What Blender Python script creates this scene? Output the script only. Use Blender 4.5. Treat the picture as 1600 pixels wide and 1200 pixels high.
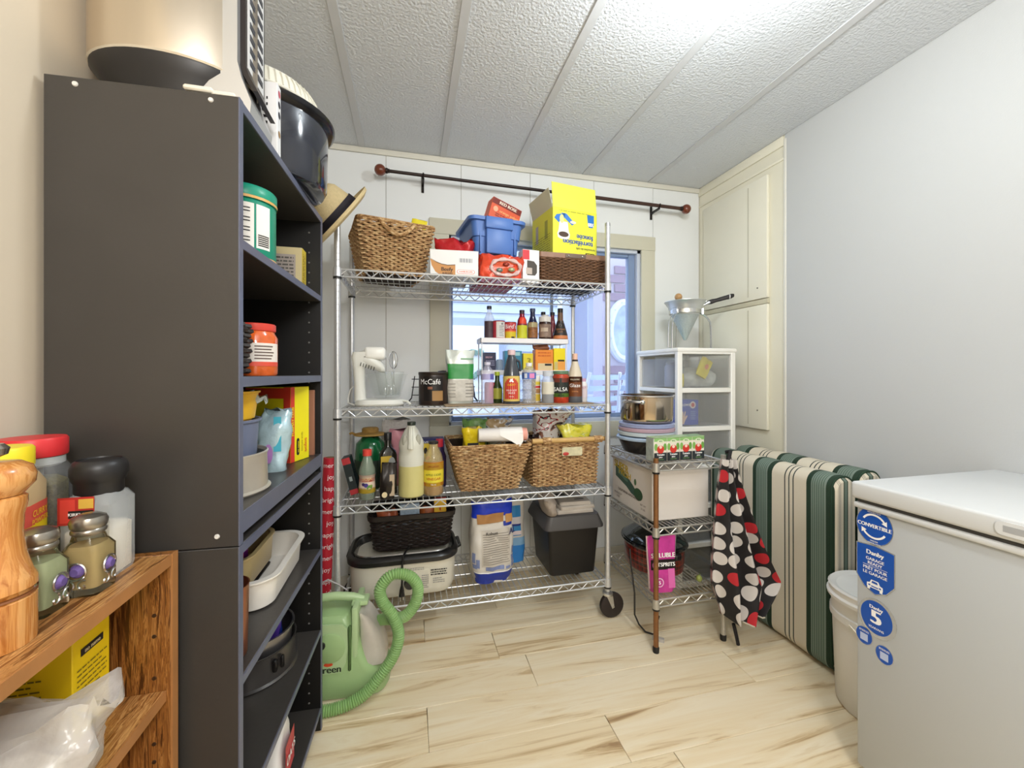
import bpy, bmesh, math, random
from mathutils import Vector, Matrix, noise
R = math.radians
SC = bpy.context.scene
COL = SC.collection
for _o in list(bpy.data.objects): bpy.data.objects.remove(_o)

# ------------------------------------------------------------------ camera, sky, lamps, exposure
_c = bpy.data.cameras.new('camera'); CAM = bpy.data.objects.new('camera', _c); COL.objects.link(CAM)
CAM.location = (0, 0, 1.15); CAM.rotation_euler = (R(90), 0, -math.atan(160/645))
_c.sensor_width = 36; _c.lens = 645/1600*36; _c.shift_y = -0.01; _c.clip_start = 0.02
SC.camera = CAM
SC.view_settings.view_transform = 'Standard'
SC.view_settings.look = 'None'
SC.view_settings.gamma = 1
SC.view_settings.use_curve_mapping = False
SC.view_settings.exposure = 0.48
W = bpy.data.worlds.new('overcast_sky'); SC.world = W; W.use_nodes = True
W.node_tree.nodes['Background'].inputs[0].default_value = (0.66, 0.79, 1.0, 1)
W.node_tree.nodes['Background'].inputs[1].default_value = 2.7
def lamp(name, loc, power, size, col, kind='POINT', rot=(0, 0, 0)):
    d = bpy.data.lights.new(name, kind); d.energy = power; d.color = col
    if kind == 'AREA': d.shape = 'DISK'; d.size = size
    else: d.shadow_soft_size = size
    o = bpy.data.objects.new(name, d); COL.objects.link(o); o.location = loc; o.rotation_euler = rot
    return o
lamp('ceiling_bulb', (0.85, 0.88, 2.19), 16, 0.055, (0.91, 0.97, 1.0))
lamp('fill_bulb', (0.25, -0.8, 1.9), 48, 0.22, (1.0, 0.98, 0.965))  # soft fill light added behind the camera to brighten the room evenly

# ------------------------------------------------------------------ materials
def lin(c):
    if isinstance(c, str): c = tuple(int(c[i:i+2], 16) for i in (0, 2, 4))
    return tuple(((x/255)/12.92 if x/255 <= .04045 else ((x/255+.055)/1.055)**2.4) for x in c)
MATS = {}
def M(col, rough=.5, metal=0, var=.05, scale=9, bump=0, bscale=120, trans=0, alpha=1, coat=0, ior=1.45, spec=.5, stretch=None, emit=0):
    key = (str(col), rough, metal, var, scale, bump, bscale, trans, alpha, coat, ior, spec, stretch, emit)
    if key in MATS: return MATS[key]
    m = bpy.data.materials.new('paint_%d' % len(MATS)); MATS[key] = m
    m.use_nodes = True; nt = m.node_tree; N = nt.nodes; L = nt.links; b = N['Principled BSDF']
    c = lin(col)
    b.inputs['Roughness'].default_value = rough; b.inputs['Metallic'].default_value = metal
    b.inputs['Transmission Weight'].default_value = trans; b.inputs['Alpha'].default_value = alpha
    b.inputs['IOR'].default_value = ior; b.inputs['Coat Weight'].default_value = coat
    b.inputs['Specular IOR Level'].default_value = spec
    tc = N.new('ShaderNodeTexCoord'); src = tc.outputs['Object']
    if stretch:
        mp = N.new('ShaderNodeMapping'); mp.inputs['Scale'].default_value = stretch
        L.new(src, mp.inputs[0]); src = mp.outputs[0]
    if var:
        n = N.new('ShaderNodeTexNoise'); n.inputs['Scale'].default_value = scale; n.inputs['Detail'].default_value = 3
        mx = N.new('ShaderNodeMix'); mx.data_type = 'RGBA'
        mx.inputs[6].default_value = tuple(x*(1-var*1.6) for x in c)+(1,)
        mx.inputs[7].default_value = tuple(min(1, x*(1+var*1.6)) for x in c)+(1,)
        L.new(src, n.inputs['Vector']); L.new(n.outputs[0], mx.inputs[0]); L.new(mx.outputs[2], b.inputs['Base Color'])
    else:
        b.inputs['Base Color'].default_value = c+(1,)
    if emit:
        b.inputs['Emission Color'].default_value = c+(1,); b.inputs['Emission Strength'].default_value = emit
    if bump:
        n2 = N.new('ShaderNodeTexNoise'); n2.inputs['Scale'].default_value = bscale; n2.inputs['Detail'].default_value = 4
        bp = N.new('ShaderNodeBump'); bp.inputs['Strength'].default_value = bump; bp.inputs['Distance'].default_value = .01
        L.new(src, n2.inputs['Vector']); L.new(n2.outputs[0], bp.inputs['Height']); L.new(bp.outputs[0], b.inputs['Normal'])
    return m
def ramp_mat(name, stops, vec_fn, rough=.6, interp='CONSTANT', bump=0, coat=0):
    """material whose colour runs through a ramp driven by vec_fn(nodes, links) -> socket"""
    m = bpy.data.materials.new(name); m.use_nodes = True; nt = m.node_tree; N = nt.nodes; L = nt.links
    b = N['Principled BSDF']; b.inputs['Roughness'].default_value = rough; b.inputs['Coat Weight'].default_value = coat
    rp = N.new('ShaderNodeValToRGB'); rp.color_ramp.interpolation = interp
    el = rp.color_ramp.elements
    while len(el) < len(stops): el.new(.5)
    for e, (p, c) in zip(el, stops): e.position = p; e.color = lin(c)+(1,)
    fac = vec_fn(N, L)
    L.new(fac, rp.inputs[0]); L.new(rp.outputs[0], b.inputs['Base Color'])
    if bump:
        bp = N.new('ShaderNodeBump'); bp.inputs['Strength'].default_value = bump; bp.inputs['Distance'].default_value = .004
        L.new(fac, bp.inputs['Height']); L.new(bp.outputs[0], b.inputs['Normal'])
    return m
def wood_mat(name, stops, scale=(1, 12, 12), nscale=2.2, dist=1.6, rough=.4, rnd=False, coat=0, bump=.08):
    def fn(N, L):
        tc = N.new('ShaderNodeTexCoord'); mp = N.new('ShaderNodeMapping'); mp.inputs['Scale'].default_value = scale
        L.new(tc.outputs['Object'], mp.inputs[0])
        if rnd:
            oi = N.new('ShaderNodeObjectInfo'); ml = N.new('ShaderNodeMath'); ml.operation = 'MULTIPLY'; ml.inputs[1].default_value = 37
            L.new(oi.outputs['Random'], ml.inputs[0]); L.new(ml.outputs[0], mp.inputs['Location'])
        n = N.new('ShaderNodeTexNoise'); n.inputs['Scale'].default_value = nscale; n.inputs['Detail'].default_value = 6
        n.inputs['Distortion'].default_value = dist; n.inputs['Roughness'].default_value = .62
        L.new(mp.outputs[0], n.inputs['Vector']); return n.outputs[0]
    return ramp_mat(name, stops, fn, rough, 'LINEAR', bump, coat)

# ------------------------------------------------------------------ mesh builder
def rrect(w, d, r, n=6, ox=0, oy=0):
    r = min(r, w/2-1e-4, d/2-1e-4); p = []
    for cx, cy, a0 in ((w/2-r, d/2-r, 0), (-w/2+r, d/2-r, 90), (-w/2+r, -d/2+r, 180), (w/2-r, -d/2+r, 270)):
        for i in range(n+1):
            a = R(a0+90*i/n); p.append((ox+cx+r*math.cos(a), oy+cy+r*math.sin(a)))
    return p
class MB:
    def __init__(s): s.v = []; s.f = []; s.sm = []; s.uv = None
    def add(s, v, f, smooth=True, mat=None):
        b = len(s.v)
        s.v += [tuple(mat @ Vector(p)) for p in v] if mat else [tuple(p) for p in v]
        s.f += [tuple(i+b for i in q) for q in f]; s.sm += [smooth]*len(f); return s
    def box(s, x0, x1, y0, y1, z0, z1, bev=0, seg=2, mat=None):
        if bev <= 0:
            v = [(x, y, z) for z in (z0, z1) for y in (y0, y1) for x in (x0, x1)]
            return s.add(v, [(0, 2, 3, 1), (4, 5, 7, 6), (0, 1, 5, 4), (2, 6, 7, 3), (0, 4, 6, 2), (1, 3, 7, 5)], False, mat)
        bm = bmesh.new(); bmesh.ops.create_cube(bm, size=1)
        for q in bm.verts: q.co = Vector(((x0+x1)/2+q.co.x*(x1-x0), (y0+y1)/2+q.co.y*(y1-y0), (z0+z1)/2+q.co.z*(z1-z0)))
        bmesh.ops.bevel(bm, geom=bm.edges[:], offset=min(bev, .49*min(x1-x0, y1-y0, z1-z0)), segments=seg, profile=.5, affect='EDGES')
        bm.verts.index_update()
        s.add([q.co[:] for q in bm.verts], [[q.index for q in f.verts] for f in bm.faces], True, mat); bm.free(); return s
    def loft(s, rings, cap0=True, cap1=True, closed=True, smooth=True, mat=None):
        n = len(rings[0]); v = [p for r in rings for p in r]; f = []
        for i in range(len(rings)-1):
            for j in range(n if closed else n-1):
                k = (j+1) % n; f.append((i*n+j, i*n+k, (i+1)*n+k, (i+1)*n+j))
        if cap0: f.append(tuple(range(n-1, -1, -1)))
        if cap1: f.append(tuple(range((len(rings)-1)*n, len(rings)*n)))
        return s.add(v, f, smooth, mat)
    def lathe(s, prof, n=28, sx=1, sy=1, ox=0, oy=0, a0=0, a1=360, mat=None, cap=True):
        full = abs(a1-a0) >= 359.9
        m = n if full else n+1
        rings = [[(ox+r*sx*math.cos(R(a0+(a1-a0)*j/n)), oy+r*sy*math.sin(R(a0+(a1-a0)*j/n)), z) for j in range(m)] for r, z in prof]
        return s.loft(rings, cap and full and prof[0][0] > 1e-5, cap and full and prof[-1][0] > 1e-5, full, True, mat)
    def rloft(s, secs, n=6, cap0=True, cap1=True, mat=None):
        return s.loft([[(x, y, z) for x, y in rrect(w, d, r, n)] for z, w, d, r in secs], cap0, cap1, True, True, mat)
    def cyl(s, p0, p1, r, r1=None, n=12, caps=True):
        p0 = Vector(p0); p1 = Vector(p1); r1 = r if r1 is None else r1; d = (p1-p0).normalized()
        a = d.orthogonal().normalized(); b = d.cross(a)
        rg = [[p+(a*math.cos(t)+b*math.sin(t))*q for t in [2*math.pi*j/n for j in range(n)]] for p, q in ((p0, r), (p1, r1))]
        return s.loft(rg, caps, caps)
    def tube(s, pts, r, n=6, closed=False, flat=None):
        P = [Vector(p) for p in pts]; m = len(P); rings = []
        t0 = (P[1]-P[0]).normalized(); a = t0.orthogonal().normalized()
        for i in range(m):
            if closed: t = (P[(i+1) % m]-P[i-1])
            else: t = P[min(i+1, m-1)]-P[max(i-1, 0)]
            t = t.normalized() if t.length > 1e-9 else t0
            a = (a-t*a.dot(t)); a = a.normalized() if a.length > 1e-6 else t.orthogonal().normalized()
            b = t.cross(a); q = r[i] if isinstance(r, (list, tuple)) else r
            rings.append([P[i]+(a*math.cos(2*math.pi*j/n)+b*math.sin(2*math.pi*j/n))*q for j in range(n)])
        if closed: rings.append(rings[0]); return s.loft(rings, False, False)
        return s.loft(rings)
    def sphere(s, c, r, n=16, m=10, sz=1, sx=1, sy=1):
        return s.lathe([(max(1e-6, r*math.sin(math.pi*i/m)), c[2]-sz*r*math.cos(math.pi*i/m)) for i in range(m+1)], n, sx, sy, c[0], c[1], cap=False)
    def prism(s, poly, z0, z1, mat=None):
        n = len(poly); v = [(x, y, z0) for x, y in poly]+[(x, y, z1) for x, y in poly]
        f = [tuple(range(n-1, -1, -1)), tuple(range(n, 2*n))]+[(i, (i+1) % n, n+(i+1) % n, n+i) for i in range(n)]
        return s.add(v, f, False, mat)
    def build(s, name, mat, parent=None, kind=None, label=None, ang=40):
        me = bpy.data.meshes.new(name); me.from_pydata(s.v, [], s.f)
        me.polygons.foreach_set('use_smooth', s.sm)
        if any(s.sm): me.set_sharp_from_angle(angle=R(ang))
        me.materials.append(mat)
        if s.uv:
            ul = me.uv_layers.new(name='cloth')
            for l in me.loops: ul.data[l.index].uv = s.uv[l.vertex_index]
        me.update()
        o = bpy.data.objects.new(name, me); COL.objects.link(o)
        if parent: o.parent = parent
        if kind: o['kind'] = kind
        if label: o['label'] = label
        return o
def thing(name, label, cat, loc=(0, 0, 0), rz=0, group=None, rx=0, ry=0):
    o = bpy.data.objects.new(name, None); COL.objects.link(o); o.empty_display_size = .05
    o.location = loc; o.rotation_euler = (R(rx), R(ry), R(rz)); o['label'] = label; o['category'] = cat
    if group: o['group'] = group
    return o
def piece(o, name, mesh, loc, parent):
    c = bpy.data.objects.new(name, mesh); COL.objects.link(c); c.location = loc; c.parent = parent; return c

# ------------------------------------------------------------------ lettering and flat print
_TX = {}
def text_geo(t):
    if t in _TX: return _TX[t]
    cu = bpy.data.curves.new('lettering', 'FONT'); cu.body = t; cu.align_x = 'CENTER'; cu.align_y = 'CENTER'; cu.size = 1; cu.resolution_u = 3
    o = bpy.data.objects.new('lettering_source', cu); COL.objects.link(o)
    me = bpy.data.meshes.new_from_object(o)
    r = ([v.co.copy() for v in me.vertices], [tuple(p.vertices) for p in me.polygons])
    bpy.data.objects.remove(o); bpy.data.curves.remove(cu); bpy.data.meshes.remove(me)
    _TX[t] = r; return r
def letter(parent, t, size, at, right, up, mat, bold=1.0, sx=1.0):
    v, f = text_geo(t); at = Vector(at); right = Vector(right).normalized(); up = Vector(up).normalized(); n = right.cross(up)
    m = MB(); m.add([at+right*(p.x*size*sx)+up*(p.y*size)+n*.0012 for p in v], f, False)
    if bold > 1:
        for dx in (-.02, .02): m.add([at+right*((p.x*sx+dx*bold)*size)+up*(p.y*size)+n*(.0012+dx*.004) for p in v], f, False)
    return m.build('lettering', mat, parent)
def letter_cyl(parent, t, size, r, z, ang, mat, sx=1, sy=1, cut=1.0):
    v, f = text_geo(t); m = MB(); q = r+.0012
    m.add([(q*sx*math.cos(R(ang)+p.x*size*cut/r), q*sy*math.sin(R(ang)+p.x*size*cut/r), z+p.y*size) for p in v], f, False)
    return m.build('lettering', mat, parent)
def decal(parent, name, at, right, up, w, h, mat, shape='rect', lift=.0006):
    at = Vector(at); right = Vector(right).normalized(); up = Vector(up).normalized(); n = right.cross(up)
    if shape == 'rect': P = [(-.5, -.5), (.5, -.5), (.5, .5), (-.5, .5)]
    elif shape == 'oval': P = [(.5*math.cos(2*math.pi*i/32), .5*math.sin(2*math.pi*i/32)) for i in range(32)]
    elif shape == 'pill': P = [(x/w, y/h) for x, y in rrect(w, h, min(w, h)*.49)]
    else: P = shape
    m = MB(); m.add([at+right*(x*w)+up*(y*h)+n*lift for x, y in P], [tuple(range(len(P)))], False)
    return m.build(name, mat, parent)
FR = ((1, 0, 0), (0, 0, 1)); LF = ((0, -1, 0), (0, 0, 1)); RT = ((0, 1, 0), (0, 0, 1)); UPS = ((-1, 0, 0), (0, 0, -1))

# ------------------------------------------------------------------ common colours
WHITE = M('f2f1ee', .35); BLACK = M('161516', .4); CHROME = M('d2d4d6', .22, 1, .02); STEEL = M('cfc9c0', .2, 1, .04, 5)
GLASS = M('f4faf8', .03, 0, 0, trans=1, ior=1.45); CLEAR = M('eef2f4', .12, 0, 0, alpha=.14)
RED = M('c4232a', .4); YEL = M('f0da1c', .45); ORA = M('e8842c', .45); GRN = M('2f8a45', .5); BLU = M('1f4fb0', .4)
INK = M('1c1a1a', .6, var=0); PAPER = M('eeeae2', .7); CREAM = M('e9dfc6', .6); BRN = M('5a3a24', .5); REDT = M('c8343a', .5, var=0)
WT = M('fafafa', .5, var=0); BLT = M('2350a8', .5, var=0); GREY = M('8c8a88', .5)
def small_print(parent, at, right, up, w, h, rows, mat=None, frac=.45, seed=1):
    """lines of small print: a row of short bars, too small to read"""
    rd = random.Random(seed); m = MB(); at = Vector(at); right = Vector(right); up = Vector(up); n = right.cross(up)
    for i in range(rows):
        y = h*(.5-(i+.5)/rows); x = -w/2; hh = h/rows*frac
        while x < w/2*(.98 if rd.random() > .1 else .5):
            l = min(w*rd.uniform(.05, .2), w/2-x)
            if l < w*.01: break
            m.add([at+right*(x+a)+up*(y+b)+n*.0010 for a, b in ((0, 0), (l, 0), (l, hh), (0, hh))], [(0, 1, 2, 3)], False)
            x += l+w*.03
    return m.build('small_print', mat or INK, parent)
# ------------------------------------------------------------------ the room shell
XL, XR, YB, YF, ZC = -0.61, 1.84, 2.33, -1.35, 2.358
def struct(o): o['kind'] = 'structure'; return o
wallpaint = M('e5e8e8', .55, var=.015, scale=3)
drywall = M('c0c2c2', .6, var=.01, scale=2, bump=.05, bscale=180)
leftpaint = M('d6c9b4', .6, var=.015, scale=2)
beige = M('e4e0cd', .5, var=.02, scale=4)
trimm = M('cac7b4', .5, var=.02, scale=5)
# floor: base slab, and every plank its own piece
fl = struct(MB().box(XL-.1, XR+.1, YF-.1, YB+.1, -.06, -.008).build('floor', M('6f5d48', .8)))
plank_mat = wood_mat('pale_plank', [(0, '7a5f44'), (.30, 'a88a64'), (.365, 'd0b78e'), (.44, 'e8d6b2'), (.6, 'efe2c6'), (.72, 'dfcaa2'), (1, 'b8946a')],
                     (.75, 9, 9), 1.7, 1.1, .38, True, bump=.02)
pw = .176; pl = 1.2; rd = random.Random(4)
pm = MB().box(0, pl-.0012, 0, pw-.0012, -.008, 0, .0012, 1); pme = None
row = 0; y = YB-pw+.004
while y > YF-pw:
    x = XL-.05-rd.uniform(0, pl)
    while x < XR+.05:
        if x+pl > XL:
            if pme is None: o = pm.build('plank', plank_mat, fl); pme = o.data; o.location = (x, y, 0)
            else: o = piece(None, 'plank', pme, (x, y, 0), fl)
        x += pl
    y -= pw
# ceiling: textured panels and battens
ce = struct(MB().box(XL-.1, XR+.1, YF-.1, YB+.1, ZC+.006, ZC+.06).build('ceiling', M('d0cfc9', .9)))
def ceil_mat():
    m = M('d8dce0', .85, var=.02, scale=3, bump=.6, bscale=95); return m
bat = M('ced0d2', .7, var=.01)
bx = [XL-.0]+[-.245, .18, .603, 1.028, 1.47]+[XR]
for i in range(len(bx)-1):
    MB().box(bx[i]+.002, bx[i+1]-.002, YF, YB, ZC, ZC+.006).build('panel', ceil_mat(), ce)
    if i: MB().box(bx[i]-.017, bx[i]+.017, YF, YB, ZC-.0045, ZC, .0015, 1).build('batten', bat, ce)
# back wall with the window hole (X .205-1.42, Z .85-1.945), vertical grooved panels
WX0, WX1, WZ0, WZ1 = .205, 1.42, .85, 1.935
wb = MB()
for a in ((XL-.1, WX0, -.05, ZC+.05), (WX1, XR+.1, -.05, ZC+.05), (WX0, WX1, -.05, WZ0), (WX0, WX1, WZ1, ZC+.05)): wb.box(a[0], a[1], YB+.004, YB+.12, a[2], a[3])
wb = struct(wb.build('wall_back', M('a9a69c', .8)))
px = [XL, -.53, -.124, .282, .688, 1.094, 1.5, XR]
for i in range(len(px)-1):
    x0, x1 = px[i]+.0015, px[i+1]-.0015
    a, b = max(x0, WX0), min(x1, WX1)
    if a >= b: MB().box(x0, x1, YB-.0, YB+.004, 0, ZC).build('panel', wallpaint, wb)
    else:
        MB().box(x0, x1, YB, YB+.004, WZ1, ZC).build('panel', wallpaint, wb)
        MB().box(x0, x1, YB, YB+.004, 0, WZ0).build('panel', wallpaint, wb)
        if x0 < a: MB().box(x0, a, YB, YB+.004, WZ0, WZ1).build('panel', wallpaint, wb)
        if x1 > b: MB().box(b, x1, YB, YB+.004, WZ0, WZ1).build('panel', wallpaint, wb)
struct(MB().box(XL, XR, YB-.012, YB, ZC-.032, ZC-.001, .004).build('trim_1', M('d8d6ca', .5, var=.01)))
struct(MB().box(XL, XR, YB-.010, YB, 0, .085, .003).build('baseboard_back', M('d8d4c6', .5)))
struct(MB().box(XL-.1, XL, YF-.1, YB+.1, -.05, ZC+.05).build('wall_left', leftpaint))
struct(MB().box(XL-.1, XR+.1, YF-.1, YF, -.05, ZC+.05).build('wall_front', M('e4ded2', .6)))
# right wall: smooth drywall near, beige panelled closet front at the back
struct(MB().box(XR, XR+.1, YF-.1, 1.692, -.05, ZC+.05).build('wall_right', drywall))
struct(MB().box(XR+.004, XR+.1, 1.692, YB+.1, -.05, ZC+.05).build('wall_closet', beige))
struct(MB().box(XR-.003, XR+.01, 1.684, 1.698, 0, ZC-.02, .002).build('trim_2', M('e2e0d6', .5)))
struct(MB().box(XR-.006, XR+.004, 1.70, YB, ZC-.052, ZC-.002, .002).build('trim_3', beige))
struct(MB().box(XR-.003, XR+.004, 1.70, YB, 2.235, 2.247, .001).build('trim_4', beige))
dm = M('e4e1d0', .45, var=.015)
for nm, z0, z1 in (('door_1', 1.553, 2.20), ('door_2', .853, 1.52)):
    d = MB().box(XR-.016, XR+.003, 1.785, 2.27, z0, z1, .003).build(nm, dm); struct(d)
    MB().box(XR-.0167, XR-.0155, 1.905, 1.913, z0+.02, z1-.02).build('seam', M('c6c2ae', .5), d)
    MB().sphere((XR-.017, 1.845, z0+.1 if nm == 'door_2' else z0+.06), .004, 10, 6).build('screw', M('6a665c', .5), d)
struct(MB().box(XR-.010, XR+.004, 1.785, 2.27, 1.523, 1.55, .002).build('trim_5', M('c2bda6', .5)))
# window: casing boards, frame, sash, glass
struct(MB().box(.105, 1.508, YB-.018, YB, 1.925, 2.012, .003).build('trim_6', trimm))
struct(MB().box(.108, .214, YB-.018, YB, .86, 1.925, .003).build('trim_7', trimm))
struct(MB().box(1.41, 1.505, YB-.018, YB, .86, 1.925, .003).build('trim_8', trimm))
struct(MB().box(.105, 1.508, YB-.018, YB, .765, .86, .003).build('trim_9', trimm))
wn = MB()
for a in ((WX0, WX0+.022, WZ0, WZ1), (WX1-.03, WX1, WZ0, WZ1), (WX0, WX1, WZ0, WZ0+.03), (WX0, WX1, WZ1-.03, WZ1)):
    wn.box(a[0], a[1], YB+.004, YB+.10, a[2], a[3], .002, 1)
wn = struct(wn.build('window_1', M('c7cfdd', .35, var=.01)))
fr = MB()
for a in ((WX0+.022, WX0+.034, .88, 1.905), (WX1-.075, WX1-.03, .88, 1.905), (WX0+.034, WX1-.075, .88, .905), (WX0+.034, WX1-.075, 1.885, 1.905)):
    fr.box(a[0], a[1], YB+.03, YB+.07, a[2], a[3], .003, 1)
fr.build('sash', M('7f93b4', .4, var=.02), wn)
MB().box(.83, .848, YB+.045, YB+.065, .905, 1.885, .002, 1).build('meeting_rail', M('9fb0cc', .4), wn)
MB().box(WX0+.034, WX1-.075, YB+.048, YB+.052, .905, 1.885).build('pane', M('f6faff', 0, var=0, alpha=.12, spec=.3), wn)

# ------------------------------------------------------------------ what stands outside the window
g = struct(MB().box(-6, 9, YB+.12, 14, -.08, -.02).build('deck_ground', M('9aa0a8', .8)))
hs = thing('neighbour_house', 'white sided house with a front door, seen through the window behind the shelving', 'house', (0, 6.3, -.3))
MB().box(-4, 3.6, .04, 3, 0, 4.2).build('wall', M('d9dde2', .7), hs)
sd = MB().box(-4, 3.6, 0, .04, 0, .145); sd.v = [(x, y+(.03 if z > .1 else 0), z) for x, y, z in sd.v]
sme = None
for i in range(28):
    if sme is None: o = sd.build('siding_board', M('c8d0df', .6, var=.01), hs); sme = o.data
    else: o = piece(None, 'siding_board', sme, (0, 0, .15*i), hs)
MB().box(.50, 1.44, -.05, 0, .02, 2.30).build('door_frame', M('aab6cc', .5), hs); MB().box(.60, 1.34, -.07, -.04, .1, 2.18, .01).build('front_door', M('f4f5f8', .4), hs)
wr = MB(); rr = random.Random(2)
for i in range(46):
    a = i*2*math.pi/46; q = .17+rr.uniform(-.04, .04); wr.sphere((.95+q*math.cos(a), -.10, 1.62+q*math.sin(a)), rr.uniform(.025, .045), 6, 4)
wr.build('wreath', M('7fa294', .8), hs)
MB().prism([(-4.3, 0), (3.9, 0), (-.2, 1.6)], 0, .3, Matrix.Translation((0, -.1, 4.2)) @ Matrix.Rotation(R(90), 4, 'X')).build('gable', M('c3cbd8', .7), hs)
# porch at the right: grey-blue post, screened panel, brick return with an oval window
pp = thing('porch_enclosure', 'pale blue porch enclosure with a door, right of the white house outside', 'porch', (2.05, 4.6, -.3))
pb = M('b3c0dc', .6, var=.03)
MB().box(-.25, 1.2, 0, .08, 0, 3.6, .004).build('wall', pb, pp)
MB().box(-.32, -.2, -.06, .1, 0, 3.6, .004).build('post', M('dfe6f4', .5), pp)
MB().box(.02, .52, -.03, 0, .25, 2.35, .006).build('door', M('c6d2ea', .4), pp)
MB().box(.1, .44, -.04, -.029, 1.2, 2.2, .004).build('pane', M('8fa6cf', .1), pp)
MB().box(-.25, .75, -.10, 0, 1.12, 1.2, .01).build('rail', M('e4eaf6', .4), pp)
MB().box(-.2, .3, -.25, -.05, 2.6, 2.9, .02).build('porch_lamp_box', M('8d9cc0', .5), pp)
bw = struct(MB().box(1.74, 4.2, 3.52, 3.72, -.3, 3.6).build('wall_brick', M('a9a5bd', .9)))
bm_ = M('7d6a86', .8, var=.12, scale=3); bme = None
for r_ in range(22):
    for c_ in range(9):
        x = 1.74+c_*.235+(.117 if r_ % 2 else 0); z = .3+r_*.085
        if (x+.11-1.95)**2/.20**2+(z+.037-1.55)**2/.32**2 < 1: continue
        if bme is None: o = MB().box(0, .222, 0, .02, 0, .073, .004, 1).build('brick', bm_, bw); bme = o.data; o.location = (x, 3.502, z)
        else: piece(None, 'brick', bme, (x, 3.502, z), bw)
ov = thing('oval_window', 'white framed oval window in the mauve brick wall outside', 'window', (1.95, 3.50, 1.55))
tor = lambda rx, rz, q: MB().tube([(rx*math.cos(t), 0, rz*math.sin(t)) for t in [2*math.pi*i/48 for i in range(48)]], q, 8, True)
tor(.145, .265, .036).build('frame', M('c9d3ea', .4), ov)
v = [(.145*math.cos(2*math.pi*i/48), .0, .265*math.sin(2*math.pi*i/48)) for i in range(48)]
MB().add([(x, -.005, z) for x, y, z in v]+[(x, .005, z) for x, y, z in v], [tuple(range(48)), tuple(range(95, 47, -1))], False).build('pane', M('94aad8', .08, var=.45, scale=9), ov)
for i in range(12):
    t = 2*math.pi*(i+.5)/12; MB().sphere((.15*math.cos(t), -.034, .27*math.sin(t)), .009, 8, 6).build('bolt', M('b9c2d6', .4), ov)
for i, (x, y, rz, lb) in enumerate(((1.5, 3.30, 25, 'white framed folding garden chair outside, left one, below the oval window'), (1.95, 3.15, -20, 'white framed folding garden chair outside, right one, leaning by the brick wall'))):
    t = thing('garden_chair', lb, 'chair', (x, y, -.02), rz, 'garden chairs outside')
    for s in (-.24, .24):
        MB().tube([(s, .3, 0), (s, -.05, .62), (s, -.22, 1.18)], .014, 8).build('side_frame', M('dfe8f8', .3), t)
        MB().tube([(s*.92, -.28, 0), (s*.92, .25, .58)], .012, 8).build('leg', M('dfe8f8', .3), t)
    for k in range(6): MB().box(-.24, .24, -.2+.06*k*.5-.02, -.2+.06*k*.5, 1.12-.09*k, 1.16-.09*k).build('back_slat', M('a9c4ea', .5), t)
    MB().box(-.23, .23, -.1, .27, .56, .58, .005).build('seat', M('9dbbe4', .5), t)
tb = thing('patio_table', 'small white patio table outside below the window view', 'table', (.7, 4.9, -.02))
MB().lathe([(.001, .95), (.42, .95), (.42, .975), (.001, .975)], 32).build('top', M('e8eef8', .4), tb)
MB().cyl((0, 0, .02), (0, 0, .95), .03).build('leg', M('c8d2e6', .4), tb)
MB().lathe([(.001, 0), (.25, 0), (.25, .03), (.001, .04)], 24).build('base', M('c8d2e6', .4), tb)
# curtain rod
rod = thing('curtain_rod', 'dark metal curtain rod with reddish wooden ball ends above the window', 'curtain rod', (.765, 2.24, 2.19))
a, b = Vector((-.913, 0, .0155)), Vector((.911, 0, -.0125)); rm = M('2a1c18', .35, .3); fm = M('6e3520', .3, var=.2, scale=40, coat=.4)
MB().cyl(a+Vector((.03, 0, 0)), Vector((.15, 0, 0)), .0085, n=14).build('rod', rm, rod)
MB().cyl(Vector((.1, 0, .0005)), b-Vector((.03, 0, 0)), .0105, n=14).build('outer_rod', M('4a342c', .35, .3), rod)
for p, s in ((a, 1), (b, -1)):
    f = MB().sphere(p, .029, 20, 12).build('finial', fm, rod)
    MB().lathe([(.010, 0), (.014, .004), (.014, .012), (.010, .016), (.012, .022)], 16, mat=Matrix.Translation(p+Vector((s*.024, 0, 0))) @ Matrix.Rotation(R(90*s), 4, 'Y')).build('collar', rm, f)
for x in (-.695, .72):
    z = .0155-.0155*(x+.913)*1
    z = a.z+(b.z-a.z)*(x-a.x)/(b.x-a.x)
    MB().box(x-.007, x+.007, .083, .0895, z-.055, z+.035, .001, 1).box(x-.006, x+.006, -.002, .085, z-.022, z-.012).tube([(x, -.002, z-.012), (x, -.013, z-.004), (x, -.012, z+.008)], .004, 6).build('bracket', M('1d1715', .4, .3), rod)
# ceiling lamp above the view, and a fitting added for the fill light behind it
for nm, lb, p in (('ceiling_lamp', 'round white ceiling lamp above the room, out of view', (.85, .88, ZC)), ('fill_bulb_fitting', 'round white ceiling fitting added for the fill light behind the viewer', (.35, -.75, ZC))):
    t = thing(nm, lb, 'lamp', p)
    MB().lathe([(.001, 0), (.07, 0), (.07, -.02), (.02, -.03), (.02, -.07), (.001, -.07)], 24).build('fitting', WHITE, t)
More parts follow.
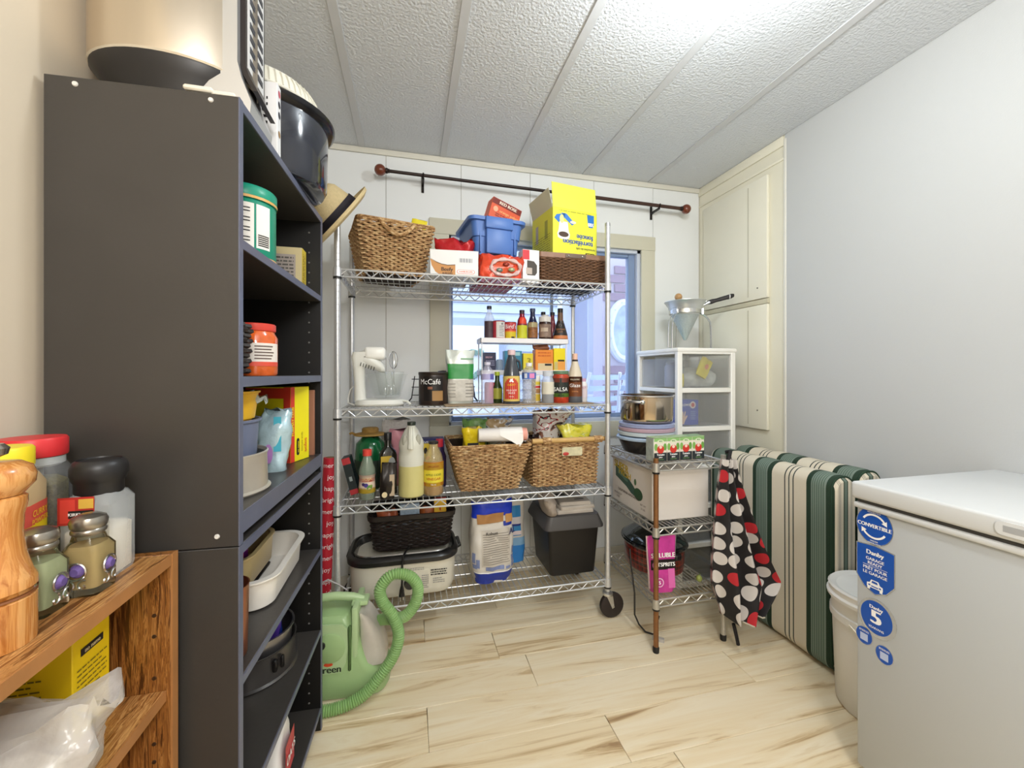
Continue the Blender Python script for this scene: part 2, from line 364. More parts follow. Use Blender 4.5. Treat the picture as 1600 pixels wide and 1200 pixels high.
# ------------------------------------------------------------------ black bookcases (two stacked units)
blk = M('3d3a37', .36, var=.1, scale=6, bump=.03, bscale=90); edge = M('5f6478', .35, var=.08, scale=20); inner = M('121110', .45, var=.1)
BX, BY, BRZ = -.3024, .85, -2.4
def bookcase(name, label, z0, z1, shelves, thick_bottom):
    t = thing(name, label, 'bookcase', (BX, BY, z0), BRZ); h = z1-z0; D, WW, k = .295, .605, .016
    sp = MB().box(-D, 0, 0, k, 0, h, .001, 1).build('side_panel', blk, t)
    MB().box(-.0005, .0015, .0005, k-.0005, 0, h).build('edge_band', edge, sp)
    for x, z in ((-.045, h-.012), (-.25, h-.012), (-.035, .02)):
        if z < h and (z0 > .5): MB().lathe([(.001, .002), (.0035, .002), (.0046, 0), (.0046, -.001)], 14, mat=Matrix.Translation((x, -.0003, z)) @ Matrix.Rotation(R(90), 4, 'X')).build('screw_cap', M('d9d7d2', .4), sp)
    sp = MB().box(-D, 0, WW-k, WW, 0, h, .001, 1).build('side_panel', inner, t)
    MB().box(-.0005, .0015, WW-k+.0005, WW-.0005, 0, h).build('edge_band', edge, sp)
    for i in range(int(h/.032)-1):
        MB().lathe([(.001, .0012), (.0022, .0012), (.003, 0)], 8, mat=Matrix.Translation((-.035, WW-k-.0002, .03+.032*i)) @ Matrix.Rotation(R(90), 4, 'X')).build('peg_hole', M('8d8b88', .3, .6), sp)
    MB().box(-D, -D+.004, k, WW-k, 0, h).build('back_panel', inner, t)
    for i, (z, th) in enumerate(shelves):
        s = MB().box(-D+.004, -.001, k, WW-k, z-z0-th, z-z0, .001, 1).build('shelf' if 0 < i < len(shelves)-1 else ('top_board' if i == 0 else 'bottom_board'), blk, t)
        MB().box(-.0012, .001, k, WW-k, z-z0-th+.0005, z-z0-.0005).build('edge_band', edge, s)
    return t
bookcase('bookcase', 'tall black bookcase unit, upper of the two stacked, with plain side panel toward the viewer', .836, 1.655, [(1.655, .018), (1.40, .018), (1.145, .02), (.893, .04)], 0)
bookcase('bookcase', 'black bookcase unit on the floor, lower of the two stacked, baking pans inside', .0, .834, [(.834, .018), (.587, .016), (.326, .016), (.075, .016)], 0)

# ------------------------------------------------------------------ brown wood-grain shelf at the left
oak = wood_mat('dark_oak_print', [(0, '2e1608'), (.40, '4e2a10'), (.46, '9a642e'), (.50, '6a3c18'), (.545, 'b07a40'), (.60, '5e3516'), (1, '4a2812')], (75, 75, 4), 1.5, 1.0, .35)
oakt = wood_mat('oak_print_top', [(0, '4a2610'), (.40, '6e4420'), (.455, 'bb8850'), (.50, '8e5a2a'), (.54, 'd0a064'), (.60, '8a5628'), (1, '6a3c1a')], (60, 4, 40), 1.5, 1.2, .32)
oake = M('a87444', .4, var=.12, scale=18)
t = thing('wooden_shelf', 'brown wood-grain shelf unit at the left holding pepper mill and spice jars', 'shelf', (-.605, .0, 0))
s = MB().box(0, .214, .815, .832, 0, .8455, .001, 1).build('side_panel', oak, t); MB().box(.2135, .2165, .8152, .8318, 0, .8452).build('edge_band', oake, s)
for z in (.795, .76, .69, .66, .58, .55): MB().lathe([(.0005, .001), (.003, .001), (.0035, 0)], 8, mat=Matrix.Translation((.19, .8148, z-.05)) @ Matrix.Rotation(R(90), 4, 'X')).build('peg_hole', M('3a2412', .5), s)
MB().box(0, .214, -.02, -.003, 0, .8455, .001, 1).build('side_panel', oak, t)
MB().box(0, .004, -.003, .815, 0, .83).build('back_panel', oak, t)
for i, (z, d) in enumerate(((.845, .213), (.617, .205), (.36, .205), (.1, .205))):
    s = MB().box(.004, d, -.003, .815, z-.018, z, .001, 1).build('top_board' if i == 0 else 'shelf', oakt, t)
    MB().box(d-.0005, d+.0022, -.003, .815, z-.0178, z-.0002).build('edge_band', oake, s)

# ------------------------------------------------------------------ chrome wire shelving
def zigzag(P, q=.0025):
    m = MB()
    for a, b in zip(P, P[1:]): m.cyl(a, b, q, n=6)
    return m
def wire_shelf(name, parent, x0, x1, y0, y1, z, pitch, mat, th=.031, zig=.0305):
    m = MB()
    for zz, q in ((z-.0015, .004), (z-th, .0036)):
        m.tube([(x0, y0, zz), (x1, y0, zz)], q, 6); m.tube([(x0, y1, zz), (x1, y1, zz)], q, 6)
        m.tube([(x0, y0, zz), (x0, y1, zz)], q, 6); m.tube([(x1, y0, zz), (x1, y1, zz)], q, 6)
    sh = m.build(name, mat, parent)
    for yy in (y0, y1):
        n = round((x1-x0)/zig/2)*2; zigzag([(x0+(x1-x0)*i/n, yy, z-.002 if i % 2 else z-th+.002) for i in range(n+1)]).build('truss_wire', mat, sh)
    for xx in (x0, x1):
        n = round((y1-y0)/zig/2)*2; zigzag([(xx, y0+(y1-y0)*i/n, z-.002 if i % 2 else z-th+.002) for i in range(n+1)]).build('truss_wire', mat, sh)
    m = MB(); n = round((x1-x0)/pitch)
    for i in range(1, n): m.tube([(x0+(x1-x0)*i/n, y0, z+.0005), (x0+(x1-x0)*i/n, y1, z+.0005)], .0019, 4)
    for k in range(1, 4): m.tube([(x0, y0+(y1-y0)*k/4, z-.004), (x1, y0+(y1-y0)*k/4, z-.004)], .0024, 5)
    m.build('deck_wires', mat, sh, 'stuff'); return sh
chrome = M('cfd1d3', .33, .6, .04, 14)
def wire_rack(name, label, x0, x1, y0, y1, levels, ztop, zbot, postr, pitch, mat, postmat=None, feet='caster', tilt=0):
    t = thing(name, label, 'shelving', ((x0+x1)/2, (y0+y1)/2, 0)); ox, oy = (x0+x1)/2, (y0+y1)/2
    for x in (x0-ox, x1-ox):
        for y in (y0-oy, y1-oy):
            p = MB(); p.cyl((x, y, zbot), (x, y, ztop), postr, n=16)
            p = p.build('post', postmat if postmat and x < 0 and y < 0 else mat, t)
            m = MB(); z = zbot+.03
            while z < ztop-.01:
                m.lathe([(postr, z-.001), (postr+.0006, z), (postr, z+.001)], 14, ox=x, oy=y, cap=False); z += .0254
            m.build('grooves', postmat if postmat and x < 0 and y < 0 else mat, p, 'stuff')
            for zl in levels: MB().lathe([(postr+.001, zl-.034), (postr+.0055, zl-.033), (postr+.0035, zl+.003), (postr+.001, zl+.004)], 14, ox=x, oy=y).build('collar', mat, p); MB().lathe([(postr+.0005, zl-.041), (postr+.0045, zl-.041), (postr+.0045, zl-.0345), (postr+.0005, zl-.0345)], 14, ox=x, oy=y).build('black_sleeve', BLACK, p)
            if feet == 'caster':
                MB().lathe([(.001, ztop+.001), (postr*.9, ztop+.001), (postr+.001, ztop-.004), (postr+.001, ztop-.015)], 14, ox=x, oy=y).build('end_cap', M('b9babb', .35, .6), p)
                c = MB().lathe([(.013, zbot-.002), (.024, zbot-.008), (.024, zbot-.018), (.012, zbot-.02)], 16, ox=x, oy=y)
                for s in (-.017, .017): c.add([(x-.012, y+s-.0015, zbot-.018), (x+.018, y+s-.0015, zbot-.018), (x+.026, y+s-.0015, .055), (x+.016, y+s-.0015, .05), (x-.012, y+s+.0015, zbot-.018), (x+.018, y+s+.0015, zbot-.018), (x+.026, y+s+.0015, .055), (x+.016, y+s+.0015, .05)], [(0, 3, 2, 1), (4, 5, 6, 7), (0, 1, 5, 4), (1, 2, 6, 5), (2, 3, 7, 6), (3, 0, 4, 7)], False)
                c = c.build('caster', M('d5d4d0', .3, .9), t)
                MB().lathe([(.001, -.0145), (.045, -.0145), (.0575, -.009), (.0595, 0), (.0575, .009), (.045, .0145), (.001, .0145)], 26, mat=Matrix.Translation((x+.020, y, .0605)) @ Matrix.Rotation(R(90), 4, 'X')).build('wheel', M('2a2220', .55), c)
                MB().cyl((x+.020, y-.021, .0605), (x+.020, y+.021, .0605), .005).build('axle', CHROME, c)
            else:
                MB().lathe([(.001, zbot-.022), (postr+.002, zbot-.022), (postr+.003, zbot-.002), (postr, zbot+.003)], 12, ox=x, oy=y).build('foot', M('1a1818', .5), p)
    for zl in levels: wire_shelf('wire_shelf', t, x0-ox+postr*.5, x1-ox-postr*.5, y0-oy, y1-oy, zl, pitch, mat)
    return t
RX0, RX1, RY0, RY1 = -.282, .906, 1.78, 2.21
S1, S2, S3, S4 = 1.573, 1.005, .616, .183
wire_rack('wire_shelving', 'large chrome wire shelving rack on casters in front of the window, four loaded shelves', RX0, RX1, RY0, RY1, (S1, S2, S3, S4), 1.86, .128, .0122, .0255, chrome)
TX0, TX1, TY0, TY1 = .988, 1.316, 1.512, 1.95
T1, T2, T3 = .778, .511, .215
wire_rack('wire_stand', 'small three shelf wire stand with rusty post, right of the large rack', TX0, TX1, TY0, TY1, (T1, T2, T3), .80, .022, .0105, .021, M('bdbab2', .36, .65, .08, 30),
          M('8a5f3a', .5, .5, .28, 18), 'foot')
# ------------------------------------------------------------------ chest freezer
fz = thing('chest_freezer', 'white chest freezer with blue round stickers, against the right wall', 'freezer', (1.236, .56, 0))
fw = M('bdc1c3', .32, var=.012, scale=3, bump=.02, bscale=400); lw = M('d4d6d6', .3, var=.01)
MB().box(.012, .59, -.355, .355, .03, .782, .008).build('body', fw, fz)
MB().box(.004, .594, -.358, .358, .768, .784, .005).build('rim', lw, fz)
MB().box(.012, .588, -.352, .352, .784, .794, .002).build('gasket', M('4c4a48', .7), fz)
ld = MB().box(0, .598, -.362, .362, .794, .842, .008, 3).build('lid', lw, fz)
MB().rloft([(0, .125, .03, .012), (.003, .125, .03, .012), (.0032, .115, .022, .010)], 5, mat=Matrix.Translation((0, -.005, .819)) @ Matrix.Rotation(R(-90), 4, 'Y') @ Matrix.Rotation(R(90), 4, 'Z')).build('handle', M('dadcdd', .3), ld)
MB().box(-.0036, -.003, -.055, .045, .812, .826, .0003, 1).build('handle_recess', M('a9abad', .5), ld)
for x in (.05, .55):
    for y in (-.3, .3): MB().lathe([(.001, 0), (.025, 0), (.02, .03), (.001, .03)], 14, ox=x, oy=y).build('foot', BLACK, fz)
X0 = .0116; BL = M('1a52b0', .35, var=0); SIL = M('c9ced6', .25, .7)
dc = lambda p, n, y, z, w, h, m, sh='rect', l=.0006: decal(p, n, (X0, y, z), *LF, w, h, m, sh, l)
st = dc(fz, 'round_sticker', .307, .728, .094, .104, SIL, 'oval', .0004); dc(fz, 'sticker_face', .307, .728, .090, .100, BL, 'oval')
L_ = lambda s, z, size, y, sx=1, b=1.6: letter(fz, s, size, (X0, y, z), *LF, WT, b, sx)
L_('CONVERTIBLE', .727, .0145, .307, .92, 2.2)
L_('REFRIGERATOR', .771, .0052, .307); L_('FREEZER', .686, .0052, .307)
L_('RÉFRIGÉRATEUR', .7645, .0046, .307); L_('CONGÉLATEUR', .680, .0046, .307)
def arc(parent, y, z, r, a0, a1, wd, mat, head=True):
    P = [(r*math.cos(R(a0+(a1-a0)*i/16)), r*math.sin(R(a0+(a1-a0)*i/16))) for i in range(17)]
    m = MB(); v = []
    for i, (a, b) in enumerate(P): v += [(X0-.0013, y-a*(1-wd/r), z+b*(1-wd/r)), (X0-.0013, y-a*(1+wd/r), z+b*(1+wd/r))]
    m.add(v, [(2*i, 2*i+1, 2*i+3, 2*i+2) for i in range(16)], False)
    a, b = P[-1]; t_ = Vector((-b, a)).normalized()*(1 if a1 > a0 else -1); n_ = Vector((a, b)).normalized()
    q = [Vector((a, b))+n_*.008, Vector((a, b))-n_*.008, Vector((a, b))+t_*.012]
    m.add([(X0-.0013, y-p.x, z+p.y) for p in q], [(0, 1, 2)], False); m.build('arrow', mat, parent)
arc(fz, .307, .728, .031, 150, 35, .0026, WT); arc(fz, .307, .726, .031, -30, -145, .0026, WT)
SH = [(-.5, .46), (0, .5), (.5, .46), (.5, -.2), (.3, -.4), (0, -.5), (-.3, -.4), (-.5, -.2)]
dc(fz, 'shield_sticker', .305, .607, .098, .138, SIL, SH, .0004); dc(fz, 'sticker_face', .305, .607, .093, .132, BL, SH)
L_('Danby', .652, .017, .305, 1, 2.4); L_('GARAGE', .634, .0118, .305); L_('READY', .6225, .0118, .305)
dc(fz, 'rule', .305, .6155, .062, .0009, WT, l=.0012)
L_('PRÊT POUR', .607, .0118, .305); L_('LE GARAGE', .5945, .0118, .305)
car = MB()
for p in ([(-.02, .0), (.02, .0), (.02, .011), (.013, .013), (.009, .022), (-.009, .022), (-.013, .013), (-.02, .011)], [(-.019, -.006), (-.012, -.006), (-.012, 0), (-.019, 0)], [(.012, -.006), (.019, -.006), (.019, 0), (.012, 0)]):
    car.add([(X0-.0013, .305-a, .556+b) for a, b in p], [tuple(range(len(p)))], False)
car.build('car_mark', WT, fz)
cw = MB()
for p in ([(-.008, .0135), (.008, .0135), (.0065, .0195), (-.0065, .0195)], [(-.016, .004), (-.011, .004), (-.011, .008), (-.016, .008)], [(.011, .004), (.016, .004), (.016, .008), (.011, .008)], [(-.009, .003), (.009, .003), (.009, .006), (-.009, .006)]):
    cw.add([(X0-.0018, .305-a, .556+b) for a, b in p], [tuple(range(len(p)))], False)
cw.build('car_mark', BL, fz)
dc(fz, 'round_sticker', .300, .476, .096, .106, SIL, 'oval', .0004); dc(fz, 'sticker_face', .302, .477, .080, .090, BL, 'oval')
L_('Danby', .503, .013, .302, 1, 2.2); L_('5', .476, .052, .302, 1.1, 3); L_('YEAR/ANS', .447, .0085, .302, 1, 1.4)
for y, z in ((.333, .411), (.282, .388)):
    dc(fz, 'oval_sticker', y, z, .045, .05, SIL, 'oval', .0004); dc(fz, 'sticker_face', y, z, .042, .047, BL, 'oval')
    dc(fz, 'pale_patch', y, z-.004, .020, .020, M('b9c6e6', .5, var=0), l=.0010); small_print(fz, (X0, y, z+.0125), *LF, .026, .006, 2, WT)
# ------------------------------------------------------------------ white drawer tower
dt = thing('drawer_tower', 'tall white plastic drawer tower with smoky drawer fronts in the far right corner', 'drawers', (1.545, 2.09, 0))
wp = M('e9e8e2', .4, var=.01); smoke = M('a9aaa6', .3, 0, .03, alpha=.24); cl = M('dfe6f2', .2, 0, .03, alpha=.14)
hw, hd, pit = .181, .20, .2
fr = MB()
for sx in (-1, 1):
    for sy in (-1, 1): fr.box(*sorted((sx*hw, sx*(hw-.030))), *sorted((sy*hd, sy*(hd-.028))), .02, 1.283, .004, 1)
for k in range(7):
    z = .02+k*.2057
    fr.box(-hw+.028, hw-.028, -hd, -hd+.03, z, z+.026, .003, 1); fr.box(-hw+.028, hw-.028, hd-.02, hd, z, z+.026, .003, 1)
    for sx in (-1, 1): fr.box(*sorted((sx*hw, sx*(hw-.012))), -hd+.026, hd-.026, z, z+.022, .003, 1)
fr.build('frame', wp, dt)
MB().box(-hw-.004, hw+.004, -hd-.004, hd+.004, 1.266, 1.288, .006).build('top_cover', wp, dt)
for sx in (-.15, .15):
    for sy in (-.16, .16): MB().lathe([(.012, 0), (.014, .0), (.016, .02)], 12, ox=sx, oy=sy).build('foot', wp, dt)
for k in range(6):
    z = .048+k*.2057; d = MB()
    d.box(-hw+.032, hw-.032, -hd+.012, -hd+.016, z, z+.175, .001, 1)
    d = d.build('drawer', smoke, dt)
    m = MB(); 
    for sx in (-1, 1): m.box(*sorted((sx*(hw-.016), sx*(hw-.018))), -hd+.03, hd-.03, z, z+.16)
    m.box(-hw+.018, hw-.018, hd-.034, hd-.03, z, z+.16); m.box(-hw+.018, hw-.018, -hd+.03, hd-.03, z-.002, z)
    m.build('drawer_tray', cl, d)
# ------------------------------------------------------------------ striped cushions
def stripes(axis, off, per=.268):
    def fn(N, L):
        tc = N.new('ShaderNodeTexCoord'); sp = N.new('ShaderNodeSeparateXYZ'); L.new(tc.outputs['Object'], sp.inputs[0])
        a = N.new('ShaderNodeMath'); a.operation = 'ADD'; a.inputs[1].default_value = off; L.new(sp.outputs[axis], a.inputs[0])
        b = N.new('ShaderNodeMath'); b.operation = 'DIVIDE'; b.inputs[1].default_value = per; L.new(a.outputs[0], b.inputs[0])
        c = N.new('ShaderNodeMath'); c.operation = 'FRACT'; L.new(b.outputs[0], c.inputs[0]); return c.outputs[0]
    D, G, C, LN = '1d3524', '76857a', 'd8cfbb', '27332c'
    st = [(0, D), (.085, G), (.31, D), (.385, C), (.60, LN), (.618, C), (.675, LN), (.693, C), (.75, LN), (.768, C)]
    for i in range(6): st += [(.115+.033*i, '4c6353'), (.127+.033*i, G)]
    st.sort(key=lambda e: e[0])
    m = ramp_mat('striped_canvas', st, fn, .85)
    nt = m.node_tree; N = nt.nodes; L = nt.links; b = N['Principled BSDF']
    n = N.new('ShaderNodeTexNoise'); n.inputs['Scale'].default_value = 350; bp = N.new('ShaderNodeBump'); bp.inputs['Strength'].default_value = .4; bp.inputs['Distance'].default_value = .003
    tc = N.new('ShaderNodeTexCoord'); L.new(tc.outputs['Object'], n.inputs['Vector']); L.new(n.outputs[0], bp.inputs['Height']); L.new(bp.outputs[0], b.inputs['Normal'])
    return m
def cushion(label, x0, x1, y0, y1, h, lean):
    t = thing('striped_cushion', label, 'cushion', (x0, y0, 0), 0, 'folded patio cushions', 0, lean)
    w = x1-x0; L = y1-y0; m = MB(); nx, ny = 8, 44; rings = []
    for j in range(ny+1):
        y = L*j/ny; e = min(1, min(j, ny-j)/2.0); q = .92+.08*math.sqrt(e)
        pts = []
        for (px_, pz_) in rrect(w*q, h*(.985+.015*e), .05, 7):
            b = .003*math.sin(y*23.4)+.004*noise.noise(Vector((px_*9, y*7, pz_*6)))
            s_ = 1 if px_ > 0 else -1
            pts.append((w/2+px_+s_*b*.7, y, h/2+pz_+ (b*.5 if pz_ > 0 else 0)+.004))
        rings.append(pts)
    m.loft(rings, False, False); o = m.build('cover', stripes(1, .0), t)
    for yy, sg in ((.004, -1), (L-.004, 1)):
        m = MB(); q = [(w/2+a, yy+sg*.0, h/2+b+.004) for a, b in rrect(w*.93, h*.985, .048, 7)]; q2 = [(w/2+a, yy+sg*.014, h/2+b+.004) for a, b in rrect(w*.75, h*.95, .035, 7)]
        m.loft([q, q2] if sg > 0 else [q, q2], False, True); m.build('end_panel', stripes(0, .012, .056), t)
    m = MB(); m.tube([(w/2+a, .004, h/2+b+.004) for a, b in rrect(w*.95, h*.99, .05, 8)], .004, 6, True); m.build('piping', M('1f3a28', .8), t)
    return t
cushion('green and cream striped patio cushion standing upright, front one beside the freezer', 1.553, 1.668, 1.226, 1.875, .755, 0)
cushion('green and cream striped patio cushion at the rear, standing against the right wall', 1.692, 1.815, 1.235, 1.86, .765, 0)
# ------------------------------------------------------------------ white bucket
bk = thing('white_bucket', 'white plastic pail with lid on the floor between freezer and striped cushions', 'bucket', (1.566, 1.066, 0))
bp_ = M('ecebe6', .35, var=.01)
MB().lathe([(.001, .0), (.118, .0), (.124, .01), (.134, .30), (.141, .302), (.141, .325), (.136, .327), (.138, .385), (.13, .388)], 36).build('body', bp_, bk)
MB().lathe([(.137, .375), (.149, .372), (.150, .382), (.143, .388), (.143, .400), (.146, .406), (.140, .412), (.128, .41), (.122, .404), (.001, .404)], 36).build('lid', M('f1f0ec', .3), bk)
MB().tube([(.142*math.cos(R(a)), .142*math.sin(R(a)), .312-.10*math.sin(R(a+200-20))*0-.09*abs(math.sin(R((a-180)*1)))) for a in range(180, 361, 12)], .003, 6).build('bail_handle', CHROME, bk)
# ------------------------------------------------------------------ things on the brown shelf
def turned(name, prof, mat, parent, n=32, loc=(0, 0, 0), **k): return MB().lathe(prof, n, mat=Matrix.Translation(loc), **k).build(name, mat, parent)
ZT = .8455
mw = wood_mat('turned_beech', [(0, '7a4418'), (.38, 'a8652a'), (.46, 'd09350'), (.54, 'b97636'), (.62, 'd8a060'), (1, '9a5c26')], (40, 40, 3), 1.2, 1.3, .25, coat=.5)
t = thing('pepper_mill', 'tall turned wooden pepper mill on the brown shelf, cut off by the left frame edge', 'pepper mill', (-.452, .586, ZT))
turned('body', [(.001, 0), (.034, 0), (.0345, .004), (.0345, .052), (.0325, .054), (.0325, .060), (.035, .063), (.0345, .072), (.031, .080), (.026, .100), (.0235, .125), (.0245, .145), (.027, .158), (.027, .165), (.0245, .167), (.001, .167)], mw, t)
turned('head', [(.001, .168), (.024, .168), (.027, .172), (.033, .180), (.034, .190), (.031, .199), (.022, .205), (.001, .206)], mw, t)
turned('finial_nut', [(.005, .206), (.006, .211), (.012, .214), (.0135, .221), (.009, .226), (.001, .227)], STEEL, t)
turned('groove_ring', [(.0347, .055), (.0335, .057), (.0347, .059)], M('7a461c', .5), t, cap=False)
def hexjar(parent, s, h, ch, mat, name='jar', z0=0, neck=None):
    m = MB(); sec = [(z0, s*.96, s*.96, ch), (z0+.004, s, s, ch), (z0+h*.86, s, s, ch), (z0+h*.95, s*.82, s*.82, ch*.9), (z0+h, s*.7, s*.7, s*.33)]
    m.rloft(sec, 2); return m.build(name, mat, parent, ang=30)
t = thing('spice_jar', 'spice jar with yellow lid and tan powder behind the pepper mill', 'jar', (-.535, .70, ZT), 15)
hexjar(t, .078, .178, .016, M('d7b98c', .35, var=.03, alpha=.9)); MB().rloft([(.003, .068, .068, .014), (.16, .068, .068, .014)], 2).build('powder', M('c79d62', .8), t)
turned('lid', [(.001, .179), (.034, .179), (.0345, .181), (.0345, .203), (.032, .206), (.001, .206)], M('ecd42a', .4), t)
q = MB().rloft([(.07, .0792, .0792, .0165), (.128, .0792, .0792, .0165)], 2, False, False).build('wrap_label', M('ecd51e', .45), t)
MB().rloft([(.1, .0796, .0796, .0167), (.128, .0796, .0796, .0167)], 2, False, False).build('red_band', M('df5a4c', .45), q)
for f_, at in ((FR, (.0, -.040, .115)), (RT, (.040, .0, .115))):
    letter(t, 'CURRY', .012, at, *f_, YEL); letter(t, 'POWDER', .010, (at[0], at[1], .104), *f_, YEL)
    decal(t, 'black_mark', (at[0], at[1], .085), *f_, .05, .008, INK, 'pill', .0006)
t = thing('spice_jar', 'square clear jar of dried green herbs with red lid, against the bookcase', 'jar', (-.555, .783, ZT), 20)
hexjar(t, .078, .178, .018, CLEAR); MB().rloft([(.004, .068, .068, .016), (.138, .068, .068, .016), (.146, .05, .05, .016)], 2).build('dried_herbs', M('6b6238', .95, var=.35, scale=160, bump=.6, bscale=200), t)
turned('lid', [(.001, .180), (.037, .180), (.038, .182), (.038, .205), (.036, .208), (.001, .208)], M('cf2f33', .4), t); turned('neck', [(.032, .165), (.035, .168), (.035, .179)], M('e4e8e6', .1, alpha=.5), t)
t = thing('salt_shaker', 'large clear shaker of coarse white salt with black lid, beside the bookcase', 'shaker', (-.462, .768, ZT))
hexjar(t, .067, .128, .014, M('dfe3e4', .1, 0, 0, alpha=.34)); MB().rloft([(.003, .060, .060, .012), (.070, .060, .060, .012), (.074, .050, .050, .012)], 2).build('salt', M('efe4cf', .9, var=.06, scale=220, bump=.3, bscale=300), t)
turned('lid', [(.027, .122), (.0285, .126), (.0285, .140), (.031, .143), (.0335, .152), (.0335, .163), (.030, .171), (.026, .174), (.0255, .172), (.001, .172)], M('222122', .4), t)
decal(t, 'wrap_label', (-.008, -.0338, .105), *FR, .044, .04, M('b5302c', .45), lift=.0003); decal(t, 'red_mark', (-.018, -.0338, .105), *FR, .018, .034, M('d8453c', .4)); decal(t, 'yellow_mark', (.004, -.0338, .115), *FR, .018, .014, M('d8b04a', .4))
decal(t, 'black_plate', (-.002, -.0338, .100), *FR, .03, .011, INK, lift=.0009); letter(t, 'KIRKLAND', .0062, (-.002, -.0341, .100), *FR, WT, 2)
def wire_shaker(label, loc, cont, rz=0):
    t = thing('glass_shaker', label, 'shaker', loc, rz, 'small square glass spice shakers with wire scrolls')
    s = .044
    MB().rloft([(0, s*.96, s*.96, .006), (.004, s, s, .007), (.060, s, s, .007), (.072, s*.78, s*.78, .012), (.082, s*.72, s*.72, .015)], 3).build('jar', M('f0f5ee', .05, 0, 0, trans=1, ior=1.2), t, ang=30)
    MB().rloft([(.010, s*.88, s*.88, .006), (.058, s*.88, s*.88, .006), (.066, s*.7, s*.7, .008)], 3).build('spice', cont, t)
    l = turned('lid', [(.0165, .080), (.019, .083), (.019, .086), (.0175, .088), (.0195, .091), (.0205, .098), (.018, .104), (.011, .1075), (.001, .1085)], M('a09a90', .28, .9), t)
    for f_ in (FR, RT):
        r_, u_ = Vector(f_[0]), Vector(f_[1]); n = r_.cross(u_); c = n*(s/2+.001)
        gm = MB(); gm.add([c+r_*(.009*math.cos(2*math.pi*i/14))+u_*(.036+.009*math.sin(2*math.pi*i/14)) for i in range(14)]+[c+n*.005+r_*(.005*math.cos(2*math.pi*i/14))+u_*(.036+.005*math.sin(2*math.pi*i/14)) for i in range(14)], [(i, (i+1) % 14, 14+(i+1) % 14, 14+i) for i in range(14)]+[tuple(range(14, 28))], False)
        gm.build('gem', M('6f5a9a', .1, .1, .5, 60), t, ang=20)
        m = MB(); m.tube([c+n*.0015+r_*(.0115*math.cos(a))+u_*(.036+.0115*math.sin(a)) for a in [2*math.pi*i/20 for i in range(20)]], .0013, 5, True)
        for sg in (-1, 1):
            m.tube([c+n*.0015+r_*(sg*.0085+(.008-.0012*a)*math.cos(a*sg+1.2))+u_*(.0165+(.008-.0012*a)*math.sin(a*sg+1.2)) for a in [.35*i for i in range(18)]], .0012, 5)
        m.build('wire_scroll', CHROME, t)
wire_shaker('small square glass shaker with tan spice and purple gem, beside the large salt shaker', (-.4385, .708, ZT), M('b49a6a', .9))
wire_shaker('small square glass shaker with green salt and purple gem, beside the pepper mill', (-.461, .657, ZT), M('b0b48e', .9))
def carton(name, label, cat, loc, w, d, h, mat, rz=0, group=None, rx=0, ry=0, bev=.0012):
    t = thing(name, label, cat, loc, rz, group, rx, ry)
    MB().box(-w/2, w/2, -d/2, d/2, 0, h, bev, 1).build('box', mat, t); return t
t = carton('yellow_carton', 'yellow carton on the lower board of the brown shelf, behind a plastic bag', 'box', (-.53, .757, .6175), .13, .075, .195, M('ecc913', .5))
for f_, at in ((FR, (0, -.0375, .11)), (RT, (.065, 0, .11))):
    decal(t, 'black_mark', (at[0], at[1], .125), *f_, .045, .011, INK); letter(t, 'no name', .009, (at[0], at[1], .125), *f_, M('d8c8a0', .5), 1.4)
    small_print(t, (at[0], at[1], .075), *f_, .06, .06, 8, M('7a6a1c', .6), .3, 3)
# crumpled bags
def sack(parent, name, w, d, h, mat, seed=1, pinch=.25, amp=.006, lean=(0, 0), n=28, k=14, flare=0, freq=14, pw_=.7, base=.85):
    m = MB(); rings = []
    for i in range(k+1):
        t_ = i/k; z = h*t_
        pf = 1-(1-pinch)*max(0, (t_-.45)/.55)**1.3; bf = base+(1-base)*min(1, t_*5)
        ww = w/2*bf*(1+flare*max(0, t_-.7)); dd = d/2*pf*bf; ring = []
        for j in range(n):
            a = 2*math.pi*j/n; ca, sa = math.cos(a), math.sin(a)
            x = ww*math.copysign(abs(ca)**pw_, ca); y = dd*math.copysign(abs(sa)**pw_, sa)
            q = noise.noise(Vector((x*freq*1.6, y*freq*2+seed*3.1, z*freq)))*amp*(.4+.9*t_)*(0 if i == 0 else 1)
            q += noise.noise(Vector((x*freq*4, y*freq*4+seed*7.7, z*freq*3)))*amp*.35*(0 if i == 0 else 1)
            zz = z+(noise.noise(Vector((a*2, seed, 1)))*amp*1.5 if i >= k-1 else 0)
            ring.append((x+lean[0]*t_*t_+q*ca*1.1, y+lean[1]*t_*t_+q*sa*1.6, zz))
        rings.append(ring)
    m.loft(rings); return m.build(name, mat, parent, ang=55)
film = M('e6e2dc', .18, 0, .04, 20, bump=.5, bscale=25, alpha=.5)
t = thing('plastic_bag', 'crumpled translucent plastic bag on the lower board of the brown shelf', 'bag', (-.485, .625, .6175), 10)
sack(t, 'bag', .19, .14, .115, film, 4, .3, .02, (0.02, .0), 36, 12); sack(t, 'contents', .13, .09, .05, M('e8dcc6', .8, var=.1, scale=40), 2, .5, .01)
